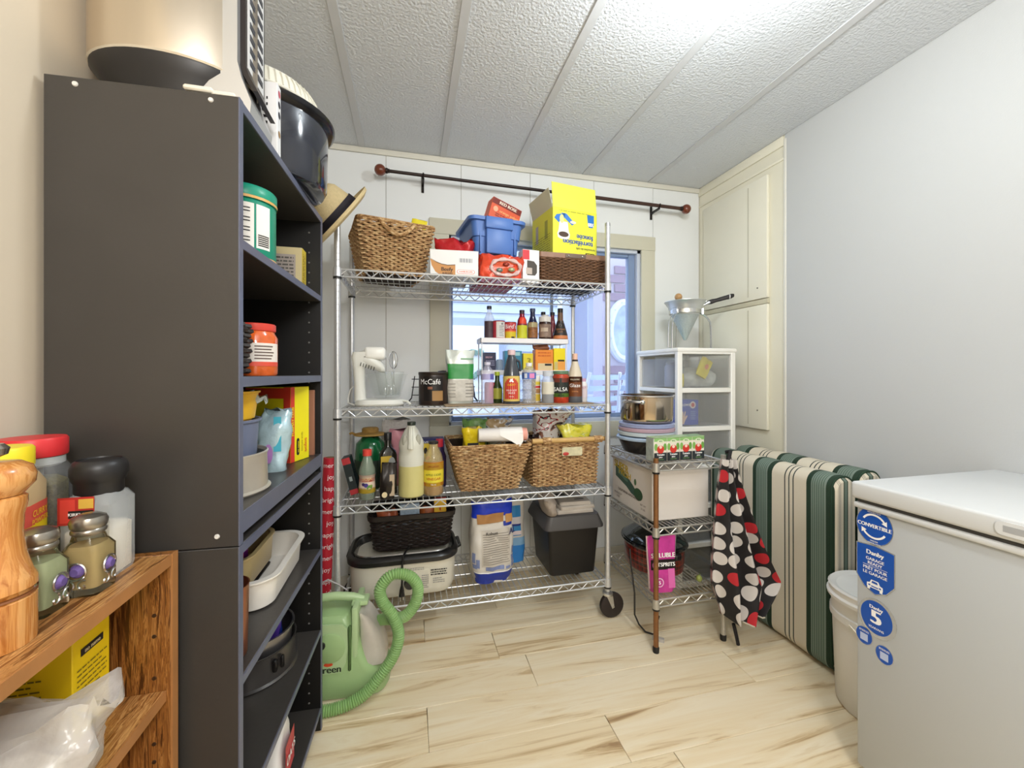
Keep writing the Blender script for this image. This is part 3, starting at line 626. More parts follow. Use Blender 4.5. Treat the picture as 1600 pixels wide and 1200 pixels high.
# ------------------------------------------------------------------ on top of the bookcase
ZB = 1.656
t = thing('multi_cooker', 'stainless steel countertop cooker with button panel, on top of the bookcase', 'cooker', (-.452, .968, ZB))
brushed = M('d8cdbd', .28, 1, .07, 3, stretch=(6, 6, .4)); sil = M('cfd0d1', .32, .75, .02)
OV = dict(sx=1.19, sy=.80)
turned('base', [(.001, 0), (.085, 0), (.09, .012), (.105, .055), (.116, .071), (.116, .078), (.001, .078)], M('211f1f', .4), t, 44, **OV)
turned('body', [(.112, .078), (.117, .080), (.118, .09), (.118, .33), (.114, .336), (.001, .337)], brushed, t, 48, **OV)
turned('rim_trim', [(.1165, .0765), (.119, .079), (.1165, .0815)], M('e4dccb', .3, .5), t, 44, cap=False, **OV)
turned('lid', [(.116, .337), (.116, .345), (.09, .372), (.03, .385), (.001, .386)], M('262424', .35), t, 40, **OV)
MB().box(.058, .105, -.112, -.085, .004, .014, .003, 1).box(.085, .14, -.108, -.08, .002, .012, .003, 1).build('cord_wrap', M('e4ddcd', .5), t)
cn = MB().loft([[(.085+a, -.085+b*0, z) for a, b in ((0, 0), (0, 0))] for z in (0, 1)], False, False)
cn = MB()
prof = [(.150, .0, ), (.152, .025), (.135, .07), (.128, .10), (.128, .34)]
v = []
for y0, x_in in ((-.064, .06), (.062, .06)):
    v += [(x_in, y0, z) for x, z in prof]+[(x, y0, z) for x, z in prof]
n = len(prof); f = []
for i in range(n-1): f += [(n+i, n+i+1, 3*n+i+1, 3*n+i)[::-1], (i, i+1, n+i+1, n+i)[::-1], (2*n+i, 2*n+i+1, 3*n+i+1, 3*n+i)]
f += [(0, n, 3*n, 2*n), (n-1, 2*n-1, 4*n-1, 3*n-1)[::-1]]
cn.add(v, f, False); cn.build('console', sil, t)
pv = [(.1535, .055), (.137, .085), (.1315, .105), (.1315, .345)]
pm = MB(); v = []
for y in (-.050, .060): v += [(x-.004, y, z) for x, z in pv]+[(x+.006, y, z) for x, z in pv]
n = 4; f = []
for i in range(3): f += [(n+i, n+i+1, 3*n+i+1, 3*n+i)[::-1], (i, i+1, n+i+1, n+i)[::-1], (2*n+i, 2*n+i+1, 3*n+i+1, 3*n+i)]
pm.add(v, f+[(0, 4, 12, 8), (3, 7, 15, 11)[::-1]], False); pn = pm.build('control_panel', M('241f1e', .3), t)
MB().box(.1372, .1385, -.040, .052, .105, .34, .0004, 1).build('button_strip', M('dcdcdc', .35), pn)
for i in range(9):
    for y in (-.016, .028): MB().box(.1384, .1400, y-.014, y+.014, .118+.025*i, .131+.025*i, .0006, 1).build('button', M('3b3d45', .4), pn)
t = thing('appliance_carton', 'narrow white carton with printed side between steel cooker and black canning pot', 'box', (-.40, 1.083, ZB))
MB().box(-.1, .1, -.014, .012, 0, .175, .001, 1).build('box', M('e9e9ea', .5), t)
for i, (z, c) in enumerate(((.155, 'c65a6a'), (.13, '3c3a44'), (.105, '3c3a44'), (.06, '9a7a50'))): decal(t, 'printed_mark', (.1, -.001, z), *RT, .016, .016, M(c, .5), 'oval')
small_print(t, (0, -.014, .09), *FR, .16, .1, 7)
t = thing('canning_pot', 'black speckled enamel canning pot on the far end of the bookcase top', 'pot', (-.384, 1.275, ZB))
en = M('1b1f2c', .13, 0, .5, 220, coat=.8)
turned('body', [(.001, .0), (.125, .0), (.145, .008), (.152, .022), (.156, .18), (.156, .184), (.152, .184), (.148, .03), (.001, .02)], en, t, 48)
turned('rim', [(.155, .176), (.164, .180), (.172, .188), (.174, .196), (.170, .199), (.156, .199), (.150, .190)], M('15151a', .2), t, 48, cap=False)
turned('lid', [(.150, .192), (.166, .2), (.150, .203), (.001, .207)], en, t, 40)
t = thing('colander', 'white plastic colander basket turned over on the black canning pot', 'colander', (-.394, 1.262, ZB+.208))
cw_ = M('ece9da', .35, var=.02, alpha=.93)
turned('basket', [(.147, 0), (.150, .002), (.147, .012), (.142, .03), (.128, .052), (.124, .052), (.138, .03), (.143, .01)], cw_, t, 48, cap=False)
turned('dome', [(.130, .048), (.122, .058), (.085, .078), (.04, .088), (.001, .090)], M('f3f1e6', .35), t, 44)
turned('brim', [(.143, .0), (.153, .0), (.155, .003), (.153, .006), (.145, .006)], cw_, t, 48)
m = MB()
for i in range(60):
    a = 2*math.pi*i/60
    m.tube([(.1485*math.cos(a), .1485*math.sin(a), .010), (.144*math.cos(a), .144*math.sin(a), .030), (.130*math.cos(a), .130*math.sin(a), .052)], .0014, 4)
m.build('ribs', M('d5d2c4', .4), t, 'stuff')
# ------------------------------------------------------------------ inside the upper bookcase
def wrap(parent, name, r, z0, z1, mat, a0=0, a1=360, off=.0005, n=28): return MB().lathe([(r+off, z0), (r+off, z1)], n, a0=a0, a1=a1, cap=False).build(name, mat, parent)
t = thing('green_canister', 'green plastic canister with nutrition label on the upper shelf of the bookcase', 'canister', (-.372, 1.08, 1.4005))
teal = M('178a6e', .35)
turned('body', [(.001, 0), (.062, 0), (.064, .004), (.064, .135), (.061, .14), (.001, .14)], teal, t, 36)
turned('lid', [(.001, .139), (.064, .139), (.066, .142), (.066, .166), (.063, .17), (.001, .17)], M('1d9478', .35), t, 36); wrap(t, 'gold_band', .0662, .139, .145, M('d8a860', .4)); wrap(t, 'lower_band', .064, .002, .014, M('dcb27c', .5))
A = -70
wrap(t, 'white_label', .064, .03, .128, PAPER, A-55, A+15); wrap(t, 'white_label', .064, .03, .128, PAPER, A+19, A+48)
m = MB()
for i in range(12):
    z = .122-.0072*i; m.lathe([(.0652, z), (.0652, z+.0024)], 12, a0=A-51, a1=A+(8 if i % 3 else -8), cap=False)
for i in range(6): m.lathe([(.0652, .036+.0045*i), (.0652, .0385+.0045*i)], 6, a0=A+22, a1=A+45, cap=False)
m.build('small_print', INK, t)
t = carton('tan_carton', 'small tan and yellow carton beside the green canister', 'box', (-.385, 1.395, 1.4005), .135, .05, .132, M('c9b98c', .6))
decal(t, 'yellow_edge', (.0675, 0, .066), *RT, .049, .131, M('d8c040', .5)); decal(t, 'grey_panel', (-.005, -.025, .06), *FR, .11, .10, M('a59a92', .6)); small_print(t, (-.005, -.0255, .06), *FR, .1, .085, 8, M('5a5650', .6)); small_print(t, (.0677, 0, .066), (0, 0, 1), (0, -1, 0), .1, .03, 2, M('8a6a20', .6))
def weave(mb, z0, z1, fw, fd, r=.03, rows=20, q=.0045, amp=.0035, n=96, per=4, n0=5):
    """woven strands round a tapering basket: fw(t), fd(t) give width and depth at height t"""
    for i in range(rows):
        t_ = (i+.5)/rows; P = rrect(fw(t_), fd(t_), r, 6); L_ = [0]
        for a, b in zip(P, P[1:]+P[:1]): L_.append(L_[-1]+math.hypot(b[0]-a[0], b[1]-a[1]))
        tot = L_[-1]; out = []; j = 0
        for k in range(n):
            s_ = tot*k/n
            while L_[j+1] < s_: j += 1
            a, b = P[j], P[(j+1) % len(P)]; u = (s_-L_[j])/max(1e-9, L_[j+1]-L_[j])
            x, y = a[0]+(b[0]-a[0])*u, a[1]+(b[1]-a[1])*u; nx, ny = b[1]-a[1], a[0]-b[0]; ln = math.hypot(nx, ny) or 1
            ph = math.sin(2*math.pi*(k/per+.5*(i % 2)))
            jit = noise.noise(Vector((x*40, y*40, i*1.7)))
            out.append((x+nx/ln*amp*ph, y+ny/ln*amp*ph, z0+(z1-z0)*t_+jit*q*.5))
        mb.tube(out, q, n0, True)
    return mb
dkw = M('2b2422', .5, var=.35, scale=50)
t = thing('small_basket', 'small dark woven basket on the bookcase shelf beside red lidded jar', 'basket', (-.405, .945, 1.1455))
weave(MB(), 0.006, .11, lambda u: .135+.01*u, lambda u: .11+.01*u, .02, 10, .0055, .006, 56, 4).build('weave', dkw, t, 'stuff'); MB().rloft([(.001, .12, .095, .02), (.105, .128, .1, .02)], 4).build('lining', M('1d1917', .7), t)
t = thing('pepper_jar', 'glass jar of orange peppers with red lid on the middle bookcase shelf', 'jar', (-.353, 1.092, 1.1455))
turned('jar', [(.001, 0), (.043, 0), (.046, .005), (.046, .088), (.040, .100), (.0385, .104), (.001, .104)], M('e2652a', .12, 0, .25, 45, coat=.7), t, 32); turned('lid', [(.001, .104), (.041, .104), (.042, .106), (.042, .119), (.040, .121), (.001, .121)], M('d8473a', .35), t, 32)
wrap(t, 'paper_label', .046, .028, .075, M('e3dcd4', .6), -150, 0); wrap(t, 'red_band', .0465, .022, .032, M('d8503c', .5), -150, 0)
m = MB()
for i in range(5): m.lathe([(.0472, .038+.007*i), (.0472, .041+.007*i)], 10, a0=-75, a1=-30+4*(i % 3), cap=False)
m.build('small_print', M('6a5a54', .6), t)
Z3 = .8935
t = thing('casserole_pan', 'pale round springform pan, lowest of the stack on the bookcase shelf', 'pan', (-.428, 1.028, Z3))
turned('wall', [(.116, .004), (.119, .0), (.122, .004), (.116, .008), (.114, .075), (.117, .083), (.114, .085), (.110, .080), (.110, .010), (.001, .006)], M('cfc8bb', .35, .5, .08, 20), t, 44, cap=False); turned('inner_dark', [(.001, .060), (.1095, .060), (.1095, .078)], M('1d1c1d', .4), t, 36); MB().box(.07, .082, -.093, -.088, .03, .05, .002, 1).build('clasp', CHROME, t)
t = thing('grey_container', 'grey blue plastic container stacked in the springform pan', 'container', (-.428, 1.028, Z3+.0615))
turned('bowl', [(.001, 0), (.088, 0), (.093, .005), (.098, .088), (.103, .09), (.103, .095), (.098, .095), (.092, .088), (.086, .006), (.001, .005)], M('6d7690', .4), t, 40)
t = thing('yellow_bowl', 'yellow plastic bowl, topmost of the stack on the bookcase shelf', 'bowl', (-.428, 1.028, Z3+.0675))
turned('bowl', [(.001, .0), (.078, .0), (.080, .03), (.084, .0895), (.090, .0905), (.097, .145), (.101, .147), (.101, .151), (.096, .151), (.086, .095), (.06, .015), (.001, .01)], M('ecb92c', .4), t, 40)
t = thing('clear_bag', 'crumpled clear plastic bag lying in the yellow bowl', 'bag', (-.412, 1.035, Z3+.170))
sack(t, 'bag', .135, .12, .035, M('c9d2d0', .15, 0, .06, 30, bump=.4, bscale=30, alpha=.55), 9, .25, .018, (.03, .02), 32, 10, pw_=.9, base=.95)
t = thing('blue_pouch', 'pale blue and white foil pouch in front of the large yellow carton', 'bag', (-.352, 1.215, Z3))
sack(t, 'pouch', .075, .06, .16, M('b9d4de', .25, .2, .12, 25, bump=.3, bscale=40), 6, .25, .012, (.01, .0)); decal(t, 'violet_mark', (.0, -.03, .05), *FR, .02, .05, M('a87ab8', .4), 'oval', .006); decal(t, 'teal_stripe', (.02, -.026, .1), *FR, .018, .09, M('4fb4cc', .4), lift=.006)
Yc = M('f2e41c', .4); rd_ = M('d9402f', .45)
t = thing('cereal_carton', 'large yellow and red carton on the bookcase shelf, reading FORMAT CLUB', 'box', (-.331, 1.30, Z3), -20)
MB().box(-.14, 0, 0, .089, 0, .218, .001, 1).build('box', Yc, t)
decal(t, 'red_edge', (-.0105, 0, .109), *FR, .021, .217, rd_); decal(t, 'red_edge', (-.08, 0, .20), *FR, .118, .03, rd_); decal(t, 'red_edge', (-.05, 0, .055), *FR, .06, .012, rd_)
decal(t, 'red_edge', (0, .009, .109), *RT, .018, .217, rd_)
letter(t, 'FORMAT CLUB', .0125, (.0004, .009, .118), (0, 0, 1), (0, -1, 0), YEL, 2); decal(t, 'black_mark', (0, .034, .042), *RT, .013, .05, INK, 'pill'); letter(t, 'no name', .0095, (.0004, .034, .042), (0, 0, 1), (0, -1, 0), YEL, 2)
letter(t, 'biscuits soda', .011, (.0004, .052, .055), (0, 0, 1), (0, -1, 0), M('8a7a1c', .5), 1); letter(t, 'soles', .021, (.0004, .069, .042), (0, 0, 1), (0, -1, 0), M('e08a2c', .5), 2)
for a, b in ((-.03, .07), (-.034, .085), (-.03, .1)): decal(t, 'biscuit_print', (a, 0, b), *FR, .018, .018, M('e4b98c', .5), 'oval')
t = carton('brown_carton', 'plain brown cardboard sleeve between yellow carton and the bookcase side', 'box', (-.302, 1.418, Z3), .02, .012, .205, M('9a6a52', .7), -5)
# ------------------------------------------------------------------ inside the lower bookcase
def dish(name, label, loc, w, d, h, r, mat, th=.005, lip=.012, rz=0, rx=0, ry=0, inmat=None):
    t = thing(name, label, 'baking dish', loc, rz, None, rx, ry)
    MB().rloft([(0, w*.84, d*.86, r*.8), (.004, w*.88, d*.9, r*.9), (h-.004, w-2*lip, d-2*lip, r), (h-.002, w, d, r*1.2), (h+.002, w, d, r*1.2), (h+.002, w-2*lip-2*th, d-2*lip-2*th, r), (.008, w*.86-2*th, d*.88-2*th, r*.8)], 8).build('dish', mat, t)
    return t
dish('baking_dish', 'large white ceramic baking dish on the highest shelf of the lower bookcase', (-.435, 1.245, .588), .255, .35, .072, .055, M('e8e3da', .25), lip=.010)
t = thing('cookie_sheet', 'thin dark baking sheet lying in the large white baking dish', 'baking sheet', (-.452, 1.225, .600)); MB().rloft([(0, .12, .22, .012), (.005, .124, .224, .012)], 4).build('sheet', M('2a2626', .4, .6), t)
dish('loaf_dish', 'tan ceramic dish resting inside the large white baking dish', (-.449, 1.232, .622), .15, .26, .075, .05, M('cbb482', .3), lip=.006)
t = carton('purple_carton', 'purple and orange carton standing in the tan ceramic dish', 'box', (-.445, 1.19, .634), .07, .05, .075, M('8a1f96', .4)); decal(t, 'orange_band', (0, -.025, .008), *FR, .088, .014, ORA); decal(t, 'orange_band', (.012, -.025, .062), *FR, .06, .016, M('e0622c', .5))
t = thing('copper_mug', 'copper mug at the near end of the lower bookcase shelf', 'mug', (-.360, .93, .5875)); turned('body', [(.001, 0), (.040, 0), (.043, .004), (.046, .14), (.047, .142), (.045, .142), (.041, .01), (.001, .008)], M('b8714e', .3, .8), t, 30)
Z5 = .3265
t = thing('springform_pan', 'dark metal springform pan with clasp on the low bookcase shelf', 'pan', (-.438, 1.30, Z5)); turned('wall', [(.118, .003), (.122, 0), (.124, .004), (.118, .008), (.117, .072), (.120, .078), (.116, .078), (.113, .07), (.113, .012), (.001, .008)], M('6d6a68', .3, .8, .1), t, 44, cap=False)
c = MB().box(.085, .096, -.088, -.074, .03, .062, .003, 1).box(.1, .108, -.072, -.058, .03, .062, .003, 1).build('clasp', M('222020', .4, .5), t)
t = thing('cake_pan', 'smaller grey metal cake pan nested in the springform pan', 'pan', (-.432, 1.305, Z5+.014)); turned('wall', [(.001, 0), (.098, 0), (.102, .09), (.108, .092), (.108, .096), (.102, .096), (.096, .006), (.001, .004)], M('8d8b8c', .28, .85), t, 40)
for i, (c, lb, p, rz, ti) in enumerate((('5a3fa8', 'violet foil packet in the nested cake pan', (-.395, 1.275, Z5+.022), 10, 4), ('d48ab8', 'pink foil packet in the nested cake pan', (-.41, 1.315, Z5+.022), -6, 3), ('2b3f96', 'dark blue foil packet standing in the nested cake pan', (-.40, 1.35, Z5+.022), 6, -2))):
    t = thing('foil_packet', lb, 'packet', p, rz, 'foil packets in the cake pan', 0, ti); sack(t, 'packet', .07, .02, .13+.015*i, M(c, .25, .2, .1, 40), i, .15, .006); decal(t, 'white_stripe', (0, -.0105, .055), *FR, .06, .014, WT, lift=.004)
t = thing('red_packet', 'red and white packet standing at the front of the bookcase bottom', 'packet', (-.338, 1.20, .0755)); sack(t, 'packet', .05, .12, .17, M('e6e4e2', .3), 3, .3, .006, n=30, base=.95); decal(t, 'red_panel', (.0255, 0, .075), *RT, .08, .09, M('cc3a44', .4), lift=.006); letter(t, 'OATS', .03, (.033, 0, .075), *RT, WT, 2)
# ------------------------------------------------------------------ the rack's top shelf
sgf = lambda nm, k: wood_mat(nm, [(0, '3a2412'), (.33, '7a5630'), (.45, k), (.58, 'c7a676'), (.7, 'dcc49c'), (1, '9a7448')], (38, 38, 70), 1.3, .8, .8, bump=.3)
sg = sgf('seagrass', 'a8825a'); sg2 = sgf('seagrass_rope', '9c7448')
def basket(name, label, loc, w0, d0, w1, d1, h, mat, rows=26, q=.0052, amp=.004, rz=0, group=None, n=112, per=4, cor=.02):
    t = thing(name, label, 'basket', loc, rz, group)
    fw = lambda u: w0+(w1-w0)*u; fd = lambda u: d0+(d1-d0)*u
    weave(MB(), q+.001, h-.004, fw, fd, cor, rows, q, amp, n, per).build('weave', mat, t, 'stuff')
    MB().rloft([(.003, w0-.026, d0-.026, cor), (h-.01, w1-.026, d1-.026, cor), (h-.01, w1-.034, d1-.034, cor), (.012, w0-.034, d0-.034, cor)], 4, True, True).build('lining', M('2e2014', .85), t)
    m = MB(); P = rrect(w1, d1, cor, 8)
    for k in range(3):
        pts = []; L_ = len(P)
        for i in range(L_*3):
            a, b = P[(i//3) % L_], P[(i//3+1) % L_]; u = (i % 3)/3; ph = i*.55+k*2.09
            pts.append((a[0]+(b[0]-a[0])*u+.004*math.cos(ph)*(1 if a[0] > 0 else -1), a[1]+(b[1]-a[1])*u+.004*math.cos(ph)*(1 if a[1] > 0 else -1), h+.005*math.sin(ph)))
        m.tube(pts, q*.85, 5, True)
    m.build('braided_rim', sg2 if mat in (sg, sg2) else mat, t); return t
t = basket('seagrass_basket', 'woven seagrass basket with rope handle on the top shelf, leftmost', (-.085, 1.985, S1+.0028), .245, .24, .325, .305, .225, sg, 24, .0048, .0064, 13)
MB().tube([(-.075+.15*i/14, -.160-.006*math.sin(math.pi*i/14), .222-.055*math.sin(math.pi*i/14)) for i in range(15)], .0085, 8).build('rope_handle', sg2, t)
MB().tube([(-.075+.15*i/14, .160, .222-.055*math.sin(math.pi*i/14)) for i in range(15)], .0085, 8).build('rope_handle', sg2, t)
t = thing('yellow_packet', 'yellow packet sticking up out of the leftmost top basket', 'packet', (.028, 2.0, S1+.185), -8, None, 0, 10); sack(t, 'packet', .072, .02, .12, M('e6d42a', .4), 3, .2, .003); small_print(t, (0, -.0115, .075), *FR, .05, .02, 2)
hm = M('cdb98c', .8, var=.1, scale=120, bump=.3, bscale=300)
t = thing('straw_hat', 'straw fedora with dark band hung on the rack post beside the black pot', 'hat', (-.262, 1.735, 1.756), 0, None, 22, -52)
MB().lathe([(.001, .115), (.04, .118), (.062, .112), (.074, .095), (.084, .03), (.088, .004), (.12, -.004), (.138, .004), (.142, .016), (.139, .016), (.136, .007), (.119, .0), (.086, .008), (.082, .03), (.071, .092), (.04, .108), (.001, .104)], 44, 1.12, .95, cap=False).build('straw', hm, t)
MB().lathe([(.0842, .032), (.0895, .006), (.0885, .004)], 44, 1.12, .95, cap=False).build('hat_band', M('1d1822', .7), t)
MB().lathe([(.0868, .040), (.0905, .010)], 44, 1.12, .95, cap=False).build('hat_band', M('1d1822', .7), t)
# meat carton
t = thing('burger_carton', 'open white cardboard carton with brown swoosh on the top shelf, beside the seagrass basket', 'box', (.196, 1.895, S1+.0028), -4)
wc = M('e6e5e3', .6, var=.015)
MB().box(-.105, .105, -.08, .08, 0, .003).box(-.105, .105, -.08, -.078, 0, .115).box(-.105, .105, .078, .08, 0, .122).box(-.105, -.103, -.08, .08, 0, .10).box(.103, .105, -.08, .08, 0, .085).build('box', wc, t)
SW = [(-.5, .5), (-.47, .2), (-.4, -.05), (-.28, -.28), (-.1, -.42), (.1, -.48), (.5, -.5), (.5, .02), (.2, .02), (-.1, .08), (-.3, .25)]
decal(t, 'brown_swoosh', (-.050, -.08, .038), *FR, .108, .074, M('c48a4c', .5), [(-.5, .5), (-.44, .1), (-.3, -.25), (-.1, -.45), (.1, -.5), (.5, -.5), (.5, .15), (.2, .12), (-.05, .17), (-.25, .28)])
decal(t, 'dark_line', (-.050, -.08, .044), *FR, .108, .066, M('5a3a1c', .5), [(-.5, .5), (-.25, .22), (-.05, .1), (.2, .04), (.5, .08), (.5, .13), (.2, .09), (-.05, .15), (-.25, .27)], .0010)
letter(t, 'Beefy', .023, (-.032, -.0809, .030), *FR, M('3a2412', .5), 1.4); letter(t, 'BURGERS', .0105, (-.03, -.0809, .0125), *FR, M('3a2412', .5), 1.2)
for a in range(14): decal(t, 'barcode_bar', (.022+.0042*a, -.08, .072), *FR, .0012+.0012*((a*7) % 3), .018, M('8c9099', .5))
decal(t, 'orange_pill', (.05, -.08, .022), *FR, .078, .017, M('e8603c', .5), 'pill'); decal(t, 'pill_inner', (.05, -.08, .022), *FR, .074, .0135, WT, 'pill', .0009); letter(t, 'HAMBURGERS', .0095, (.05, -.0804, .022), *FR, M('e8603c', .5), 2)
t = thing('red_snack_bag', 'red shiny bag and foil lying inside the open white carton', 'bag', (.192, 1.895, S1+.008)); sack(t, 'bag', .165, .125, .175, M('b01d22', .22, .1, .12, 30, bump=.3, bscale=35), 11, .3, .018, (.0, 0), 36, 14); 
t = thing('foil_bag', 'crumpled silver and red bag behind the open white carton', 'bag', (.235, 2.045, S1+.0028)); sack(t, 'bag', .08, .06, .17, M('d3d3d6', .2, .5, .1, 30, bump=.3, bscale=40), 5, .2, .012)
# blue tote
bt = M('4c72b6', .4, var=.04); t = thing('blue_tote', 'blue plastic tote on the top shelf, slightly raised, holding a red tea carton', 'storage bin', (.388, 2.035, S1+.132-.0), 7)
MB().rloft([(0, .205, .23, .025), (.003, .215, .24, .028), (.085, .225, .252, .03), (.087, .238, .262, .03), (.155, .255, .275, .03), (.157, .285, .30, .034), (.172, .288, .303, .035), (.174, .28, .296, .034), (.172, .25, .268, .03), (.01, .205, .225, .025)], 7).build('bin', bt, t)
MB().box(-.062, .062, -.152, -.118, .004, .150, .008).box(-.068, .068, -.162, -.132, .118, .174, .007).build('handle', bt, t)
for x in (-.085, .085): MB().box(x-.004, x+.004, -.134, -.118, .01, .15, .002, 1).build('rib', bt, t)
t = carton('carton_under_tote', 'plain red carton under the blue tote on the top shelf', 'box', (.40, 2.07, S1+.0028), .19, .19, .126, M('9a2a34', .5))
t = carton('tea_carton', 'red and orange tea carton tilted in the blue tote, reading RED ROSE', 'box', (.447, 2.06, S1+.132+.205), .165, .07, .105, M('dc5a34', .45), 12, None, 0, 17)
decal(t, 'dark_band', (0, -.035, .088), *FR, .163, .03, M('7a2418', .45)); letter(t, 'RED ROSE', .022, (.005, -.0355, .088), *FR, M('f2e4d4', .5), 2.2)
decal(t, 'pale_disc', (-.055, -.035, .05), *FR, .026, .028, M('f0b08c', .5), 'oval'); letter(t, 'orange pekoe', .020, (.022, -.035, .048), *FR, M('f0b070', .5), 1.5); small_print(t, (.01, -.035, .022), *FR, .12, .02, 2, M('8a3018', .5))
t = thing('snack_pouch', 'shiny red-orange snack pouch with clear window on the top shelf, below the blue tote', 'bag', (.408, 1.855, S1+.0028), 0)
sack(t, 'pouch', .198, .10, .115, M('d8492c', .2, .15, .1, 25, bump=.35, bscale=40), 8, .35, .017, (0, 0), 44, 14, pw_=.55, base=.96)
MB().tube([(.01+.066*math.cos(a), -.056-.004*math.sin(3*a), .05+.036*math.sin(a)) for a in [2*math.pi*i/30 for i in range(30)]], [.008+.003*math.sin(i*1.7) for i in range(30)], 6, True).build('clear_window_edge', M('e8c8c4', .15, 0, .2, 60, alpha=.8), t)
MB().loft([[(.01+.062*k*math.cos(a), -.050-.010*(1-k), .05+.032*k*math.sin(a)) for a in [2*math.pi*i/24 for i in range(24)]] for k in (1, .7, .3, .05)], False, True).build('clear_window', M('c9512e', .25, 0, .4, 60), t)
for x, z, c in ((-.02, .035, '6f7a70'), (.035, .04, '9aa07a'), (.01, .062, '8a3020')): MB().sphere((x, -.062, z), .012, 8, 6, .8, 1.3, .5).build('foil_fold', M(c, .25, .4), t)
t = thing('white_carton', 'upright white carton with cut-out opening beside the red snack pouch', 'box', (.549, 1.885, S1+.0028), 6)
MB().box(-.042, .042, -.03, .03, 0, .155, .001, 1).build('box', wc, t); decal(t, 'opening', (.005, -.03, .07), *FR, .05, .07, M('4c4640', .7), [(-.5, .5), (.2, .45), (.5, .2), (.5, -.3), (.3, -.5), (-.5, -.5)]); decal(t, 'cream_panel', (-.01, -.03, .055), *FR, .03, .03, M('b8aca0', .6), lift=.001); decal(t, 'red_corner', (-.025, -.03, .13), *FR, .034, .045, M('c83038', .5))
# wicker hamper and coffee filter carton
wk = M('6b4c35', .55, var=.45, scale=45, bump=.4, bscale=120)
t = thing('wicker_hamper', 'dark brown wicker box with wooden rim on the top shelf, under the yellow carton', 'basket', (.772, 1.99, S1+.0028))
weave(MB(), .005, .128, lambda u: .335+.01*u, lambda u: .262+.01*u, .012, 17, .0036, .0042, 130, 4).build('weave', wk, t, 'stuff')
MB().rloft([(.003, .318, .245, .012), (.128, .325, .25, .012)], 4).build('lining', M('2a1c14', .8), t)
MB().rloft([(.127, .352, .278, .008), (.15, .354, .28, .008), (.15, .33, .256, .006), (.13, .33, .256, .006)], 4).build('wooden_rim', M('8a6852', .45, var=.2, scale=22), t); MB().box(-.05, .055, -.1425, -.1385, .129, .147, .001, 1).build('rim_plate', M('6a5a50', .35, .6), t)
for x in (-.035, .035): MB().sphere((x, -.143, .138), .0045, 8, 6).build('rivet', CHROME, t)
yc = M('d8d83e', .5, var=.02)
t = thing('filter_carton', 'large open yellow coffee carton standing upside down on the dark wicker box', 'box', (.768, 1.992, S1+.154), 9)
MB().box(-.125, .125, -.11, -.108, 0, .222).box(-.125, .125, .108, .11, 0, .222).box(-.125, -.123, -.11, .11, 0, .222).box(.123, .125, -.11, .11, 0, .222).box(-.125, .125, -.11, .11, 0, .002).build('box', yc, t)
fl_ = MB().box(-.124, .124, -.0015, 0, 0, .125, mat=Matrix.Translation((0, -.109, .222)) @ Matrix.Rotation(R(-6), 4, 'X')); fl_ = fl_.build('top_flap', M('d6d850', .5), t)
MB().box(-.0015, 0, -.108, .108, 0, .09, mat=Matrix.Translation((-.124, 0, .222)) @ Matrix.Rotation(R(-14), 4, 'Y')).build('side_flap', M('c9c7a8', .6), t)
MB().box(-.124, .124, 0, .0015, 0, .11, mat=Matrix.Translation((0, .109, .222)) @ Matrix.Rotation(R(8), 4, 'X')).build('back_flap', M('8f8778', .7), t)
Y_ = -.11
letter(t, 'torréfaction', .035, (.016, Y_, .063), *UPS, M('2c4f9c', .5), 2); letter(t, 'foncée', .035, (.055, Y_, .094), *UPS, M('2c4f9c', .5), 2); letter(t, 'cartouches de café', .0145, (.06, Y_, .036), *UPS, M('5a5a3c', .5), 1.2)
decal(t, 'black_pill', (.085, Y_, .012), *FR, .055, .014, M('3c3420', .5), 'pill'); letter(t, 'no name', .011, (.085, Y_-.0002, .012), *UPS, YEL, 1.6)
decal(t, 'blue_tag', (.088, Y_, .178), *FR, .040, .062, M('1f6cb8', .5), [(-.5, .5), (.5, .5), (.5, -.3), (.3, -.5), (-.25, -.5), (-.4, -.1)]); letter(t, '100', .025, (.09, Y_-.0003, .162), *UPS, WT, 2.4, .9)
decal(t, 'blue_panel', (-.085, Y_, .175), *FR, .062, .05, M('2f72c4', .5), [(-.5, -.1), (-.3, .25), (.5, .5), (.4, 0), (-.1, -.5)]); decal(t, 'blue_panel', (-.04, Y_, .172), *FR, .075, .055, M('3a78c8', .5), [(-.5, .5), (-.1, .45), (.5, -.3), (.3, -.5), (-.2, .0)])
decal(t, 'pod', (-.075, Y_, .17), *FR, .024, .042, M('d0d48a', .5), 'oval', .0012)
decal(t, 'cup', (-.065, Y_, .115), *FR, .07, .085, M('eceee2', .5), [(-.32, .5), (.32, .5), (.4, 0), (.5, -.2), (.45, -.42), (.2, -.5), (-.2, -.5), (-.45, -.42), (-.5, -.2), (-.4, 0)], .0009); decal(t, 'coffee', (-.065, Y_, .096), *FR, .055, .026, M('4a382c', .5), 'oval', .0014)
decal(t, 'pink_mark', (-.012, Y_, .16), *FR, .034, .014, M('e8d0c0', .5), 'oval', .001)
for k in range(2): decal(t, 'side_panel_print', (-.125, .055-.1*k, .13), *LF, .03, .09, M('a8a49a', .5) if not k else M('9aa03c', .5))
small_print(t, (-.125, 0, .06), *LF, .17, .09, 8, M('8a8428', .6), .3, 5); small_print(t, (.0, -.1105, .212), *UPS, .18, .008, 1, M('a8a83c', .6))
